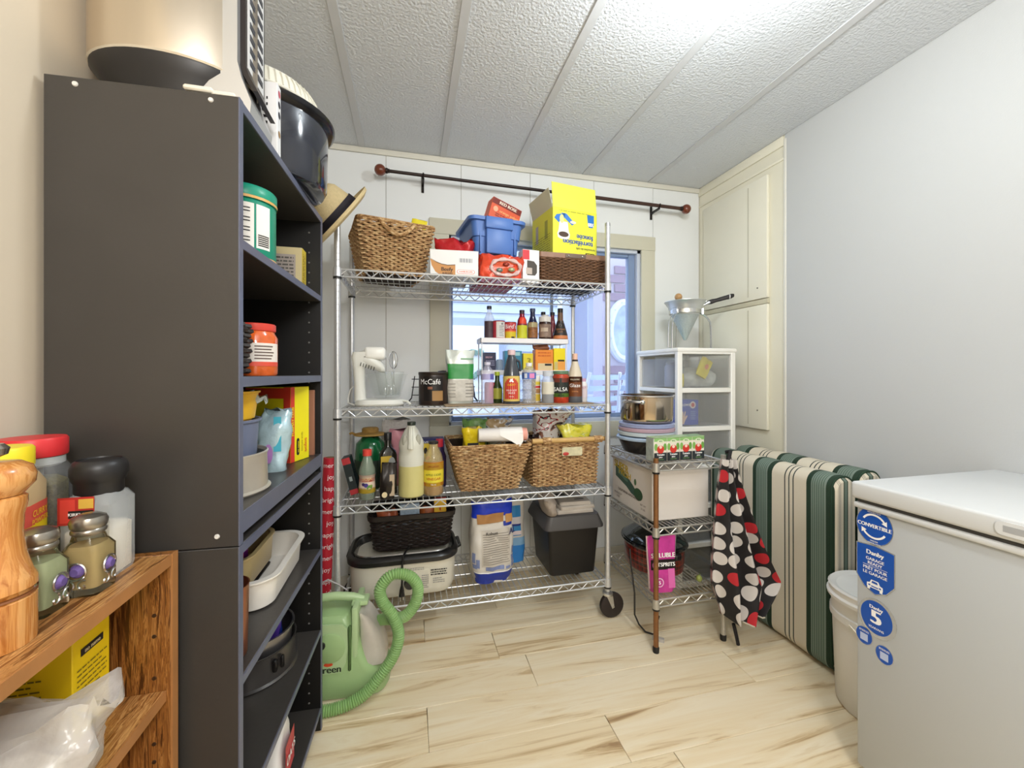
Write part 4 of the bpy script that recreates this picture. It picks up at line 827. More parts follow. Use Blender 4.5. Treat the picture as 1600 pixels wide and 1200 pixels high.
# ------------------------------------------------------------------ second shelf
t = carton('cardboard_mat', 'flat sheet of brown cardboard under the bottles on the second shelf', 'cardboard', (.50, 1.90, S2+.0028), .70, .19, .0035, M('a08a6e', .8), 0, None, 0, 0, .0005)
Z2 = S2+.0065
t = thing('stand_mixer', 'white stand mixer with glass bowl at the left of the second shelf', 'mixer', (-.135, 1.965, S2+.0028))
mx = M('e2e2da', .3, var=.01)
MB().rloft([(0, .205, .15, .06), (.008, .215, .16, .065), (.026, .20, .15, .06), (.03, .12, .10, .04)], 8, mat=Matrix.Translation((.005, 0, 0))).build('base', mx, t)
MB().loft([[(x+a, b, z) for a, b in rrect(w, d, .02, 5)] for x, z, w, d in ((-.078, .02, .05, .08), (-.082, .10, .045, .075), (-.085, .17, .05, .08), (-.065, .215, .10, .09), (-.055, .238, .11, .09))]).build('column', mx, t)
hd = MB().loft([[(x, a, z+b) for a, b in rrect(w, h, .03, 5)] for x, z, w, h in ((-.11, .20, .07, .06), (-.06, .213, .09, .075), (-.02, .193, .09, .065), (.012, .172, .08, .05), (.026, .164, .05, .035))]).build('head', mx, t)
MB().box(-.06, .03, -.05, .05, .205, .262, .016, 3).build('head_cap', M('f2f1ea', .3), t)
for i in range(6): MB().cyl((-.075+.011*i, -.0485-.001*i, .176-.004*i), (-.071+.011*i, -.0495, .192-.004*i), .0018, n=6).build('vent_slot', M('3a3a38', .5), t)
gm = M('dbe6e2', .06, 0, .02, alpha=.1, coat=.6)
turned('bowl', [(.001, .032), (.052, .032), (.060, .038), (.088, .135), (.093, .139), (.093, .142), (.088, .141), (.056, .042), (.001, .037)], gm, t, 44, loc=(.035, -.005, 0), cap=False)
turned('second_bowl', [(.045, .045), (.066, .15), (.069, .152), (.064, .15), (.043, .046)], gm, t, 36, loc=(.045, .01, 0), cap=False)
for x, z in ((.03, 0), (.055, .0)):
    b = MB().cyl((x, -.015, .15), (x+.006, -.015, .09), .003, n=8)
    for k in range(3):
        a = k*math.pi/3; b.tube([(x+.006+.014*math.sin(s)*math.cos(a), -.015+.014*math.sin(s)*math.sin(a), .09-.022*(1-math.cos(s))) for s in [math.pi*2*i/16 for i in range(16)]], .0013, 5, True)
    b.build('beater', CHROME, t)
for i in range(2):
    b = MB()
    for k in range(3):
        a = k*math.pi/3+.3; b.tube([(.062+.020*math.sin(s)*math.cos(a), .0+.016*math.sin(s)*math.sin(a), .205+.040*(-math.cos(s))) for s in [math.pi*2*j/20 for j in range(20)]], .0014, 5, True)
    b.cyl((.062, .0, .166), (.066, .005, .06), .003); b.build('whisk', CHROME, t); break
MB().tube([(-.1, .03, .1), (-.125, .02, .07), (-.132, .0, .03), (-.128, -.02, .012), (-.1, -.05, .006)], .0028, 6).build('power_cord', mx, t)
MB().tube([(.105, -.03, .02), (.125, -.045, .018), (.14, -.05, .004)], .006, 6).build('lever', mx, t)
t = thing('wire_holder', 'black wire holder behind the coffee can and green pouch on the second shelf', 'wire rack', (.17, 2.13, S2+.0028))
m = MB()
for z in (.035, .075, .115): m.tube([(-.16, 0, z), (.16, 0, z)], .0022, 6)
for s in (-1, 1): m.tube([(s*.175, 0, .001), (s*.16, 0, .02), (s*.145, 0, .13)], .0026, 6); m.tube([(s*.175, .04, .001), (s*.16, .04, .02), (s*.145, 0, .13)], .0026, 6)
m.build('wires', M('2a2c2e', .4, .5), t)
def can(name, label, cat, loc, r, h, mat, lidm=None, group=None, rim=CHROME):
    t = thing(name, label, cat, loc, 0, group); turned('body', [(.001, 0), (r-.001, 0), (r, .002), (r, h-.003), (r-.001, h-.001), (.001, h-.001)], mat, t, 32)
    turned('rim', [(r-.001, h-.004), (r+.0012, h-.002), (r, h), (r-.003, h-.001)], rim, t, 32, cap=False)
    if lidm: turned('lid', [(r+.0005, h-.012), (r+.002, h-.01), (r+.002, h+.001), (r-.002, h+.003), (.001, h+.002)], lidm, t, 32)
    return t
AF = lambda x, y: math.degrees(math.atan2(-y, -x))
t = can('coffee_can', 'dark brown plastic coffee can right of the stand mixer', 'can', (.108, 1.955, S2+.0028), .067, .148, M('2e211c', .35), M('2a201c', .3))
a = AF(.108, 1.955); wrap(t, 'brown_panel', .067, .02, .065, M('a07a4a', .5), a-5, a+38); letter_cyl(t, 'McCafé', .034, .0675, .105, a-14, WT, cut=.95); wrap(t, 'black_panel', .067, .02, .13, M('181413', .4), a-40, a+38, .0002); turned('coffee_print', [(.0001, 0), (.0675, .0)], INK, t) if 0 else None
m = MB().lathe([(.0682, .072), (.0682, .084)], 8, a0=a-22, a1=a-4, cap=False).build('bean_print', M('8a5a44', .5), t)
t = can('black_tin', 'black tin with a white label strip half hidden behind the green pouch', 'can', (.179, 2.054, S2+.0028), .045, .158, M('1d1d24', .35)); a = AF(.179, 2.054); wrap(t, 'white_label', .045, .01, .07, M('cfcfd4', .5), a-8, a+20); wrap(t, 'navy_band', .045, .09, .15, M('1c2440', .4), a-40, a+40)
t = thing('green_pouch', 'tall silver and green stand-up food pouch left of the small bottle rack', 'bag', (.232, 1.955, Z2), 0)
gp = MB(); sack(t, 'pouch', .125, .075, .25, M('c3c9c2', .3, .25, .07, 14, bump=.2, bscale=30), 2, .16, .006, (0, 0), 40, 16, .32, 10, .55, .95)
def wrap_sack(parent, name, z0, z1, w, d, mat, h=.25, pinch=.16, off=.0022, x0=-1, x1=1, seed=2, amp=.006, flare=.32, freq=10, pw_=.55, base=.95, nz=8):
    """printed band hugging the front of a pouch made by sack()"""
    m = MB(); rows = []
    for i in range(nz+1):
        z = z0+(z1-z0)*i/nz; t_ = z/h; pf = 1-(1-pinch)*max(0, (t_-.45)/.55)**1.3; bf = base+(1-base)*min(1, t_*5)
        ww = w/2*bf*(1+flare*max(0, t_-.7)); dd = d/2*pf*bf; row = []
        for j in range(15):
            a = R(270+ (x0+(x1-x0)*j/14)*78); ca, sa = math.cos(a), math.sin(a)
            x = ww*math.copysign(abs(ca)**pw_, ca); y = dd*math.copysign(abs(sa)**pw_, sa)
            q = noise.noise(Vector((x*freq*1.6, y*freq*2+seed*3.1, z*freq)))*amp*(.4+.9*t_)+noise.noise(Vector((x*freq*4, y*freq*4+seed*7.7, z*freq*3)))*amp*.35
            row.append((x+q*ca*1.1, y+q*sa*1.6-off, z))
        rows.append(row)
    m.loft(rows, False, False, False); return m.build(name, mat, parent)
wrap_sack(t, 'green_band', .115, .185, .125, .075, M('2e8c42', .4), x0=-.98, x1=.98); wrap_sack(t, 'pale_print', .012, .112, .125, .075, M('c9c5bb', .5, var=.12, scale=60), x0=-.9, x1=.95)
for z in (.03, .045, .06, .075, .09): wrap_sack(t, 'print_line', z, z+.004, .125, .075, M('8e8a82', .5), x0=.1, x1=.8, off=.004, nz=1); wrap_sack(t, 'print_line', z, z+.003, .125, .075, M('9e9a92', .5), x0=-.8, x1=-.15, off=.004, nz=1)
wrap_sack(t, 'green_print', .205, .212, .125, .075, M('7fa888', .5), x0=.0, x1=.9, off=.003, nz=1)
# two tier bottle rack
wm = M('e9e8ea', .35, var=.01); t = thing('tiered_rack', 'white two tier table rack holding bottles and tins in front of the window', 'rack', (.568, 2.06, S2+.0028))
m = MB()
for z in (.158, .318): m = MB(); m.box(-.228, .228, -.058, .058, z-.018, z-.014, .001, 1).box(-.23, .23, -.06, -.056, z-.022, z+.002, .001, 1).box(-.23, .23, .056, .06, z-.022, z+.002, .001, 1).box(-.23, -.226, -.06, .06, z-.022, z+.002, .001, 1).box(.226, .23, -.06, .06, z-.022, z+.002, .001, 1); m.box(-.226, .226, -.056, .056, z-.014, z, 0); m.build('tier', wm, t)
for x in (-.222, .222):
    for y in (-.05, .05): MB().tube([(x, y, 0), (x, y, .30)], .003, 8).build('leg', wm, t)
ZM, ZU = S2+.1614, S2+.3214
def bottle(name, label, loc, prof, mat, cap=None, capm=BLACK, labs=(), texts=(), liquid=None, group=None, n=28, sx=1, sy=1, rz=0):
    """prof: (r,z) outline; cap: (z0,z1,r); labs: (z0,z1,mat,a0,a1); texts: (str,size,z,mat)"""
    t = thing(name, label, 'bottle', loc, rz, group)
    turned('bottle', [(.001, 0)]+prof+[(.001, prof[-1][1])], mat, t, n, sx=sx, sy=sy)
    if liquid: turned('contents', [(.001, .002)]+[(max(.001, r-.002), z+(.002 if i == 0 else 0)) for i, (r, z) in enumerate(prof) if z <= liquid[0]]+[(max(r for r, z in prof if z <= liquid[0]+.001)-.0025, liquid[0]), (.001, liquid[0])], liquid[1], t, n, sx=sx, sy=sy)
    if cap: turned('cap', [(.001, cap[0]), (cap[2], cap[0]), (cap[2], cap[1]-.001), (cap[2]-.001, cap[1]), (.001, cap[1])], capm, t, 18)
    a = AF(loc[0], loc[1])-rz
    def rad(z):
        for (r0, z0), (r1, z1) in zip(prof, prof[1:]):
            if z0 <= z <= z1: return r0+(r1-r0)*((z-z0)/(z1-z0) if z1 > z0 else 0)
        return prof[0][0]
    for z0, z1, m_, a0, a1 in labs:
        zz = [z0]+[z for r, z in prof if z0 < z < z1]+[z1]
        MB().lathe([(rad(z)+.0006, z) for z in zz], 20, sx, sy, a0=a+a0, a1=a+a1, cap=False).build('label', m_, t)
    for s, size, z, m_ in texts: letter_cyl(t, s, size, rad(z)+.0007, z, a, m_, sx, sy)
    return t
B3 = lambda r, h, nk=.012, sh=.62, top=.86: [(r*.94, 0), (r, .004), (r, h*sh), (r*.82, h*(sh+.08)), (nk, h*top), (nk, h)]
clr = M('e6edf0', .05, 0, 0, alpha=.32, coat=.6)
bottle('clear_bottle', 'clear glass bottle with dark cap and dark label, leftmost on the upper tier', (.391, 2.055, ZU), B3(.027, .158, .0115), clr, (.150, .166, .0125), M('33343c', .4), [(.004, .088, M('4a3a44', .5, var=.3, scale=60), -60, 75)], liquid=(.08, M('6a4a52', .2, alpha=.6)))
t = can('red_tin', 'red tin with white side label beside the clear bottle on the upper tier', 'can', (.437, 2.04, ZU), .032, .090, M('b83a48', .4)); a = AF(.437, 2.04); wrap(t, 'white_label', .032, .004, .084, M('d9d9d6', .5), a-22, a+70)
m = MB()
for i in range(7): m.lathe([(.0329, .012+.008*i), (.0329, .0145+.008*i)], 6, a0=a+5, a1=a+50-6*(i % 3), cap=False)
m.lathe([(.0329, .068), (.0329, .078)], 6, a0=a+25, a1=a+38, cap=False); m.build('small_print', M('6a6a70', .5), t)
t = can('custard_tin', "red and yellow custard tin reading Bird's on the upper tier", 'can', (.497, 2.04, ZU), .030, .085, M('d8c030', .4)); a = AF(.497, 2.04); wrap(t, 'red_band', .030, .040, .082, M('c23a40', .4)); letter_cyl(t, "Bird's", .030, .0306, .060, a+6, WT, cut=.95); wrap(t, 'orange_band', .030, .034, .040, ORA); wrap(t, 'dark_spot', .0302, .002, .010, M('3a2a1c', .5), a+10, a+45)
bottle('hot_sauce_bottle', 'small bottle of red sauce with yellow label on the upper tier', (.560, 2.045, ZU), [(.026, 0), (.027, .003), (.027, .072), (.024, .09), (.024, .098), (.0135, .118), (.0125, .135)], M('8e1f34', .15, 0, .1, coat=.6), (.130, .150, .0135), M('3a3038', .4), [(.004, .07, M('c9cc32', .5), -120, 120), (.078, .112, M('e2472c', .4), -30, 60)])
bottle('dressing_bottle', 'dark blue dressing bottle with mixed bean label on the upper tier', (.617, 2.045, ZU), B3(.0265, .148, .013, .56, .82), M('1f2748', .15, coat=.6), (.144, .160, .0145), M('4a5a78', .4), [(.008, .088, M('8a5a34', .5, var=.5, scale=90), -95, 95), (.062, .086, M('b8b48a', .5), -80, 80)])
t = bottle('chocolate_jar', 'jar of chocolate spread with white lid on the upper tier', (.682, 2.04, ZU), [(.030, 0), (.033, .004), (.034, .03), (.032, .05), (.034, .085), (.030, .092)], M('3a2620', .2, coat=.6), (.091, .118, .032), M('dddbd6', .4), [(.012, .078, M('8a7466', .5, var=.35, scale=60), -70, 70), (.04, .06, M('c9b8a4', .5), -40, 30)]); turned('neck_cap', [(.018, .118), (.018, .128), (.001, .128)], M('c8c6c2', .4), t)
bottle('dark_sauce_bottle', 'slim dark bottle with black cap behind the chocolate jar on the upper tier', (.690, 2.092, ZU), B3(.018, .140, .011), M('20202c', .2), (.136, .152, .0125))
bottle('vinegar_bottle', 'slim dark red bottle behind the teriyaki bottle on the upper tier', (.742, 2.093, ZU), B3(.018, .140, .011), M('7a2630', .2), (.135, .152, .0125), M('26222c', .4))
bottle('teriyaki_bottle', 'cone shaped dark brown sauce bottle, rightmost on the upper tier', (.768, 2.043, ZU), [(.040, 0), (.041, .004), (.038, .03), (.020, .092), (.0145, .106), (.0135, .145)], M('3a2c24', .25, coat=.4), (.143, .166, .0145), M('26231f', .4), [(.004, .022, M('c47a4a', .5), -75, 75), (.026, .088, M('2c2826', .5), -60, 60), (.10, .145, M('6a4c34', .4), -180, 180)], [('TERIYAKI', .0125, .053, M('c88a5a', .5)), ('SAUCE', .009, .040, M('c88a5a', .5)), ('O', .02, .075, M('8a8480', .5))])
t = carton('navy_carton', 'dark navy carton at the left of the lower tier', 'box', (.389, 2.045, ZM), .06, .05, .090, M('1c2140', .4)); letter(t, 'BREW', .013, (-.006, -.025, .065), *FR, M('b08a9a', .5), 1.5); small_print(t, (0, -.025, .035), *FR, .045, .03, 3, M('8a8aa8', .5))
t = thing('glass_jar', 'small grey glass jar on the lower tier beside the navy carton', 'jar', (.443, 2.05, ZM)); turned('jar', [(.001, 0), (.017, 0), (.019, .045), (.014, .056), (.001, .058)], M('7a8a96', .1, alpha=.7), t, 20)
t = carton('blue_carton', 'teal blue carton behind the dark soy jug on the lower tier', 'box', (.512, 2.06, ZM), .09, .05, .100, M('2a7a98', .4)); decal(t, 'pale_panel', (.01, -.025, .085), *FR, .05, .018, M('9ac4c8', .5))
t = carton('yellow_tin', 'narrow yellow tin on the lower tier right of the soy jug', 'tin', (.588, 2.05, ZM), .052, .045, .088, M('dccb30', .35)); letter(t, '3', .05, (.004, -.0225, .045), *FR, M('9a8a20', .5), 1.5)
t = carton('orange_carton', 'orange carton with brown paper scrap above on the lower tier', 'box', (.672, 2.045, ZM), .096, .055, .108, M('e58a30', .45)); decal(t, 'pale_panel', (.005, -.0275, .02), *FR, .08, .034, M('d8c49a', .5)); decal(t, 'black_mark', (.02, -.0275, .03), *FR, .036, .01, INK, lift=.001); small_print(t, (-.0, -.0275, .08), *FR, .07, .03, 2, M('c8641c', .5), .5)
t = thing('brown_paper', 'torn brown paper scrap lying on top of the orange carton', 'paper', (.66, 2.03, ZM+.1085)); sack(t, 'paper', .09, .045, .020, M('7c4a30', .7), 4, .3, .015, n=20, k=6)
t = carton('yellow_carton', 'small bright yellow carton at the right end of the lower tier', 'box', (.755, 2.045, ZM), .064, .055, .116, M('ecd61c', .4)); decal(t, 'orange_panel', (.01, -.0275, .025), *FR, .04, .045, M('e8a04a', .5)); decal(t, 'pale_panel', (-.02, -.0275, .025), *FR, .018, .04, M('c8b878', .5)); decal(t, 'black_mark', (.008, -.0275, .052), *FR, .036, .008, INK)
pet = M('dfe4f2', .08, 0, .05, 40, alpha=.42, coat=.6)
def ridged(r, h, z0, z1, k): return [(r*(1-.06*(i % 2)), z0+(z1-z0)*i/k) for i in range(k+1)]
t = bottle('water_bottle', 'clear plastic water bottle with lilac cast, leftmost in the front row of the second shelf', (.347, 1.87, Z2), [(.026, 0)]+ridged(.030, 0, .006, .10, 12)+[(.030, .106), (.030, .140), (.028, .152), (.013, .172), (.0125, .182)], M('cfd0e8', .08, 0, .1, 60, alpha=.3, coat=.6), (.180, .192, .0145), M('d4d2e4', .4), [(.112, .138, M('a9a4d0', .45), -80, 80), (.112, .138, M('5a5aa8', .45), 25, 80)])
bottle('olive_oil_bottle', 'small dark bottle with yellow-green label behind the front row left of the soy jug', (.405, 1.925, Z2), B3(.024, .142, .011, .5, .75), M('2a3a1c', .2), (.13, .148, .0125), M('a8b83a', .4), [(.02, .07, M('9a9a3a', .5), -90, 90)])
bottle('red_can', 'slim red can just behind the water bottle on the second shelf', (.372, 1.938, Z2), [(.024, 0), (.026, .006), (.026, .09), (.022, .098)], M('c02c4a', .3, .3))
t = bottle('soy_jug', 'dark soy sauce jug with loop handle and red arched label', (.462, 1.872, Z2), [(.039, 0), (.040, .004), (.040, .12), (.036, .15), (.020, .215), (.0165, .222), (.0165, .228)], M('3a3f48', .25, coat=.5), (.226, .25, .0185), M('d8bcc0', .4), [(.012, .128, M('d3b862', .5), -72, 72), (.022, .098, RED, -48, 48), (.098, .105, RED, -42, 42), (.105, .112, RED, -34, 34), (.112, .117, RED, -22, 22)], [('LUCKY', .012, .088, YEL), ('MILD SOY', .011, .062, WT), ('SAUCE', .011, .050, WT), ('565 mL', .007, .034, WT)])
MB().tube([(.018, -.004, .205), (.036, -.006, .195), (.040, -.006, .17), (.040, -.004, .15)], .0065, 8).build('loop_handle', M('3a3f48', .25), t)
a = AF(.462, 1.872); m = MB()
for k, (du, dz, q) in enumerate(((0, .108, .006), (-.006, .104, .004), (.006, .103, .004), (.003, .113, .0035), (-.004, .112, .003))): m.add([(.0420*math.cos(R(a)+(du+q*math.cos(s))/.041), .0420*math.sin(R(a)+(du+q*math.cos(s))/.041), dz+q*math.sin(s)) for s in [2*math.pi*i/10 for i in range(10)]], [tuple(range(10))], False)
m.build('rooster_mark', WT, t)
t = bottle('spring_water_bottle', 'clear plastic bottle with blue and pink wrap right of the soy jug', (.547, 1.872, Z2), [(.030, 0)]+ridged(.033, 0, .006, .11, 14)+[(.033, .114), (.033, .145), (.029, .158), (.014, .172), (.0125, .176)], M('b9b6b0', .08, 0, .35, 90, alpha=.45, coat=.6), (.174, .190, .0145), M('e4e4ea', .4), [(.114, .144, M('4468b8', .45), -85, 85), (.118, .140, M('e089b8', .45), 5, 50), (.118, .140, M('dfe4f0', .45), -40, -15)])
bottle('yellow_label_jar', 'small jar with white and yellow bands behind the clear bottles', (.598, 1.925, Z2), [(.021, 0), (.022, .003), (.022, .1), (.018, .108)], M('d8cdb8', .4), (.106, .13, .021), M('efeee8', .4), [(.008, .04, M('d8b83a', .5), -100, 100), (.07, .08, RED, -100, 100), (.085, .1, M('d8c23a', .5), -100, 100), (.045, .066, M('a87a4a', .5), 0, 70)])
bottle('pepper_shaker', 'clear shaker bottle with cream label and dark peppercorns left of the salsa jar', (.640, 1.872, Z2), [(.028, 0), (.030, .004), (.030, .105), (.024, .122), (.018, .128)], M('e2e6ea', .06, 0, .02, alpha=.4, coat=.6), (.126, .152, .024), M('d6dbe2', .15, alpha=.6), [(.042, .1, M('d8d3c2', .5), -85, 85)], liquid=(.04, M('2e2624', .8, var=.5, scale=200)))
bottle('salsa_jar', 'jar of red salsa with green lid, reading SALSA, left of the glaze bottle', (.706, 1.872, Z2), [(.036, 0), (.039, .004), (.039, .125), (.034, .138)], M('b8381c', .15, 0, .35, 60, coat=.7), (.137, .152, .0375), M('5a7a5c', .4), [(.028, .118, M('1f2420', .5), -85, 85), (.028, .046, M('7aa83a', .5), -85, 85), (.098, .128, M('a83a1c', .4), -100, 100)], [('SALSA', .026, .064, WT), ('MEDIUM', .008, .036, INK)])
t = bottle('glaze_bottle', 'cream and brown squeeze bottle reading Glaze, tallest at the right of the front row', (.778, 1.868, Z2), [(.033, 0), (.035, .004), (.034, .03), (.034, .125), (.030, .145), (.019, .180), (.014, .198)], M('d4c9b4', .3), (.206, .236, .0125), M('e2b8a4', .4), [(.0, .03, M('55585e', .4), -180, 180), (.03, .125, M('6e3c1c', .45), -180, 180), (.098, .125, M('2c1c14', .45), -180, 180)], [('BALSAMIC', .010, .111, CREAM), ('Glaze', .024, .082, WT), ('crema', .012, .055, M('d8945a', .5))])
turned('collar', [(.0135, .197), (.0145, .2), (.0145, .206), (.012, .207)], M('2a2220', .4), t, 20, cap=False)
bottle('white_bottle', 'small white bottle with pink lettering just right of the glaze bottle', (.835, 1.90, Z2), [(.018, 0), (.020, .003), (.020, .085), (.014, .1)], M('e4e2e2', .4), (.098, .116, .014), M('c8a0b8', .4), [(.02, .08, M('d8ccd0', .5), -80, 80)], [('SALT', .012, .07, M('b8507a', .5))])
# ------------------------------------------------------------------ third shelf
Z3r = S3+.0028
t = bottle('soy_bottle', 'glass bottle with red cap and orange yellow label, leftmost in front on the third shelf', (-.176, 1.862, Z3r), [(.032, 0), (.034, .004), (.034, .045), (.031, .09), (.034, .108), (.033, .125), (.018, .17), (.014, .185)], M('9fb09c', .06, 0, 0, alpha=.5, coat=.7), (.182, .208, .0185), M('d8473c', .4), [(.028, .104, M('e2cdb8', .5), -88, 88), (.075, .104, M('e2572c', .5), -88, 88), (.028, .05, M('d8b83a', .5), -88, 88)], [('SOJA', .018, .088, M('f4d8a0', .5))], liquid=(.026, M('3a221c', .3)))
a = AF(-.176, 1.862)
for da, z, c, q in ((-8, .062, '4a3a88', .009), (16, .052, '5a8a3a', .011), (-26, .066, '3a2a5c', .007), (28, .058, '88a84a', .006)): MB().add([(.0350*math.cos(R(a+da)+q*math.cos(s)/.034), .0350*math.sin(R(a+da)+q*math.cos(s)/.034), z+q*math.sin(s)) for s in [2*math.pi*i/12 for i in range(12)]], [tuple(range(12))], False).build('fruit_print', M(c, .5), t)
t = thing('wine_jug', 'large round green glass jug with straw hat stopper, rear left of third shelf', 'bottle', (-.18, 2.055, Z3r))
turned('jug', [(.001, 0), (.066, 0), (.07, .006), (.070, .16), (.064, .205), (.035, .235), (.02, .245), (.001, .245)], M('16643a', .08, 0, .1, coat=.8, alpha=.92), t, 36)
turned('lower_sleeve', [(.0705, .004), (.0712, .006), (.0712, .13), (.0705, .132)], M('1c2e20', .6, var=.3, scale=60), t, 36, cap=False)
turned('stopper', [(.001, .278), (.028, .278), (.033, .272), (.033, .256), (.062, .250), (.066, .244), (.060, .241), (.03, .245)], M('9c7a3c', .7, var=.2, scale=90), t, 28, sx=1.15); MB().tube([(-.06, -.01, .246), (-.08, -.015, .256), (-.09, -.015, .252)], .006, 6).build('stopper_brim_end', M('9c7a3c', .7, var=.2, scale=90), t)
t = thing('olive_oil_bottle', 'tall square black oil bottle with yellow label behind the dark wrapper, third shelf', 'bottle', (-.094, 1.915, Z3r), 14)
MB().rloft([(0, .068, .05, .008), (.004, .072, .054, .01), (.17, .072, .054, .01), (.19, .066, .05, .016), (.205, .036, .036, .017), (.212, .030, .030, .0149), (.262, .030, .030, .0149)], 5).build('bottle', M('17170f', .12, coat=.7), t); turned('cap', [(.0165, .236), (.0165, .268), (.015, .27), (.001, .27)], M('191717', .4), t, 20)
decal(t, 'yellow_label', (-.012, -.027, .115), *FR, .046, .11, M('c8a83a', .5)); decal(t, 'grey_leaf', (.012, -.027, .125), *FR, .034, .08, M('9aa0a0', .5), 'oval', .001)
t = thing('chocolate_wrapper', 'black and gold foil wrapped packet in front of the black oil bottle', 'packet', (-.092, 1.832, Z3r), 6); sack(t, 'packet', .066, .03, .15, M('231d1a', .3, .2, .15, 30), 7, .2, .007, (.01, 0), 28, 12); decal(t, 'gold_print', (.018, -.0145, .06), *FR, .020, .09, M('b8a48a', .4), 'rect', .004); decal(t, 'white_round', (-.012, -.0145, .022), *FR, .022, .024, M('d8c8a0', .4), 'oval', .005)
t = thing('vinegar_jug', 'translucent white vinegar jug half full of yellow liquid on the third shelf', 'jug', (.008, 1.862, Z3r))
jm = M('dcdccf', .35, var=.03, alpha=.93)
turned('lower_jug', [(.001, .0), (.049, 0), (.055, .006), (.056, .03), (.054, .12), (.054, .134)], M('cfc684', .35, var=.05), t, 36, cap=False)
turned('jug', [(.054, .134), (.055, .175), (.051, .20), (.054, .215), (.052, .235), (.030, .285), (.017, .302), (.0155, .308)], jm, t, 36, cap=False)
turned('cap', [(.001, .306), (.018, .306), (.0185, .318), (.017, .321), (.001, .321)], M('232c22', .4), t, 22)
MB().tube([(-.004, -.030, .298), (-.004, -.044, .275), (-.004, -.055, .24), (-.004, -.056, .212)], [.010, .011, .011, .013], 8).build('handle', jm, t)
for s in (-1, 1): MB().sphere((s*.027, -.036, .242), .017, 14, 10, 1.6, .7, .5).build('hand_hollow', M('a9a89a', .5), t)
t = bottle('cider_vinegar_bottle', 'amber vinegar bottle with yellow and orange label right of the white jug', (.103, 1.862, Z3r), [(.040, 0), (.044, .006), (.044, .142), (.036, .175), (.021, .205), (.019, .222)], M('dcc890', .06, 0, .04, alpha=.42, coat=.8), (.221, .232, .021), M('2a2422', .4), [(.042, .146, M('e2cf3c', .5), -92, 92), (.042, .058, M('e2662c', .5), -92, 92), (.112, .146, M('e8983a', .5), -92, 92)], [('ORGANIC', .012, .128, M('a8401c', .5)), ('APPLE CIDER', .0125, .092, M('4a6a2c', .5)), ('VINEGAR', .016, .074, M('b8401c', .5)), ('946 mL', .008, .05, WT)], liquid=(.136, M('9a4c28', .2, alpha=.85)))
t = thing('pink_bag', 'pink plastic bag behind the black oil bottle on the third shelf', 'bag', (-.033, 2.06, Z3r)); sack(t, 'bag', .115, .08, .26, M('c98a94', .35, 0, .12, 40), 3, .15, .014, (.0, 0), 30, 14)
t = thing('net_bag', 'pale mesh produce bag at the back of the third shelf, left of the pink bag', 'bag', (-.068, 2.155, Z3r)); sack(t, 'bag', .12, .06, .30, M('d8d3ce', .6, 0, .2, 90, alpha=.75), 9, .2, .016, (.0, 0), 30, 14)
t = thing('blue_carton', 'dark blue carton with white lettering behind the cider vinegar bottle', 'box', (.09, 2.075, Z3r)); MB().box(-.075, .075, -.035, .035, 0, .215, .001, 1).build('box', M('252a66', .4), t); letter(t, 'PROVENCE', .019, (-.01, -.0355, .198), *FR, M('c8cae0', .5), 1.6)
t = carton('yellow_packet', 'yellow packet with black print between the white jug and cider vinegar', 'packet', (.072, 1.965, Z3r), .05, .03, .205, M('e0c23a', .45)); decal(t, 'black_mark', (0, -.015, .175), *FR, .016, .03, INK, 'oval'); decal(t, 'orange_mark', (.01, -.015, .14), *FR, .02, .02, ORA, 'oval')
t = thing('purple_bottle', 'dark purple bottle with tilted red cap left of the long basket', 'bottle', (.138, 1.985, Z3r), 0, None); turned('bottle', [(.001, 0), (.03, 0), (.032, .004), (.032, .14), (.016, .18), (.016, .19), (.001, .19)], M('3a2f52', .2, alpha=.95), t, 26); MB().cyl((.0, 0, .186), (.0, 0, .222), .017, n=16).build('cap', M('c02c40', .4), t)
# two long baskets
def handle_cut(t): pass
t = basket('seagrass_basket', 'tapering woven seagrass basket full of bags, left of the two on the third shelf', (.357, 1.972, Z3r), .255, .27, .360, .335, .208, sg, 23, .0046, .006, 0, None, 112)
t = basket('seagrass_basket', 'square woven seagrass basket with wooden bar handle, rightmost on the third shelf', (.7185, 1.982, Z3r), .312, .30, .325, .325, .212, sg, 25, .0046, .006, 0, None, 116)
MB().cyl((-.175, -.172, .222), (.192, -.172, .222), .0115, n=14).build('wooden_bar', M('c9a468', .5, var=.12, scale=30), t)
for x in (-.125, .13): MB().tube([(x+.0045*(i/6), -.172+.0145*math.cos(i*math.pi/3), .222+.0145*math.sin(i*math.pi/3)) for i in range(55)], .0035, 5).build('cord_wrap', sg2, t)
m = MB().rloft([(0, .10, .040, .006), (.002, .10, .040, .006)], 4, mat=Matrix.Translation((.02, -.174, .168)) @ Matrix.Rotation(R(90), 4, 'X')); m.build('hand_opening', M('c9c2a0', .6, var=.3, scale=40), t); MB().sphere((-.012, -.177, .158), .012, 8, 6, .7, 1.3, .2).build('hand_opening', M('b8403a', .5), t)
def bagthing(name, label, loc, w, d, h, mat, seed, rz=0, pinch=.3, amp=.016, lean=(0, 0), pw_=.7, flare=0):
    t = thing(name, label, 'bag', loc, rz); sack(t, 'bag', w, d, h, mat, seed, pinch, amp, lean, 40, 18, flare, pw_=pw_); return t
zb = Z3r+.02
def film_mat(nm, stops, sc, nsc=1.6):
    def fn(N, L):
        tc = N.new('ShaderNodeTexCoord'); mp = N.new('ShaderNodeMapping'); mp.inputs['Scale'].default_value = sc; L.new(tc.outputs['Object'], mp.inputs[0])
        n = N.new('ShaderNodeTexNoise'); n.inputs['Scale'].default_value = nsc; n.inputs['Detail'].default_value = 1.5; n.inputs['Distortion'].default_value = 1.2; L.new(mp.outputs[0], n.inputs['Vector']); return n.outputs[0]
    return ramp_mat(nm, stops, fn, .25)
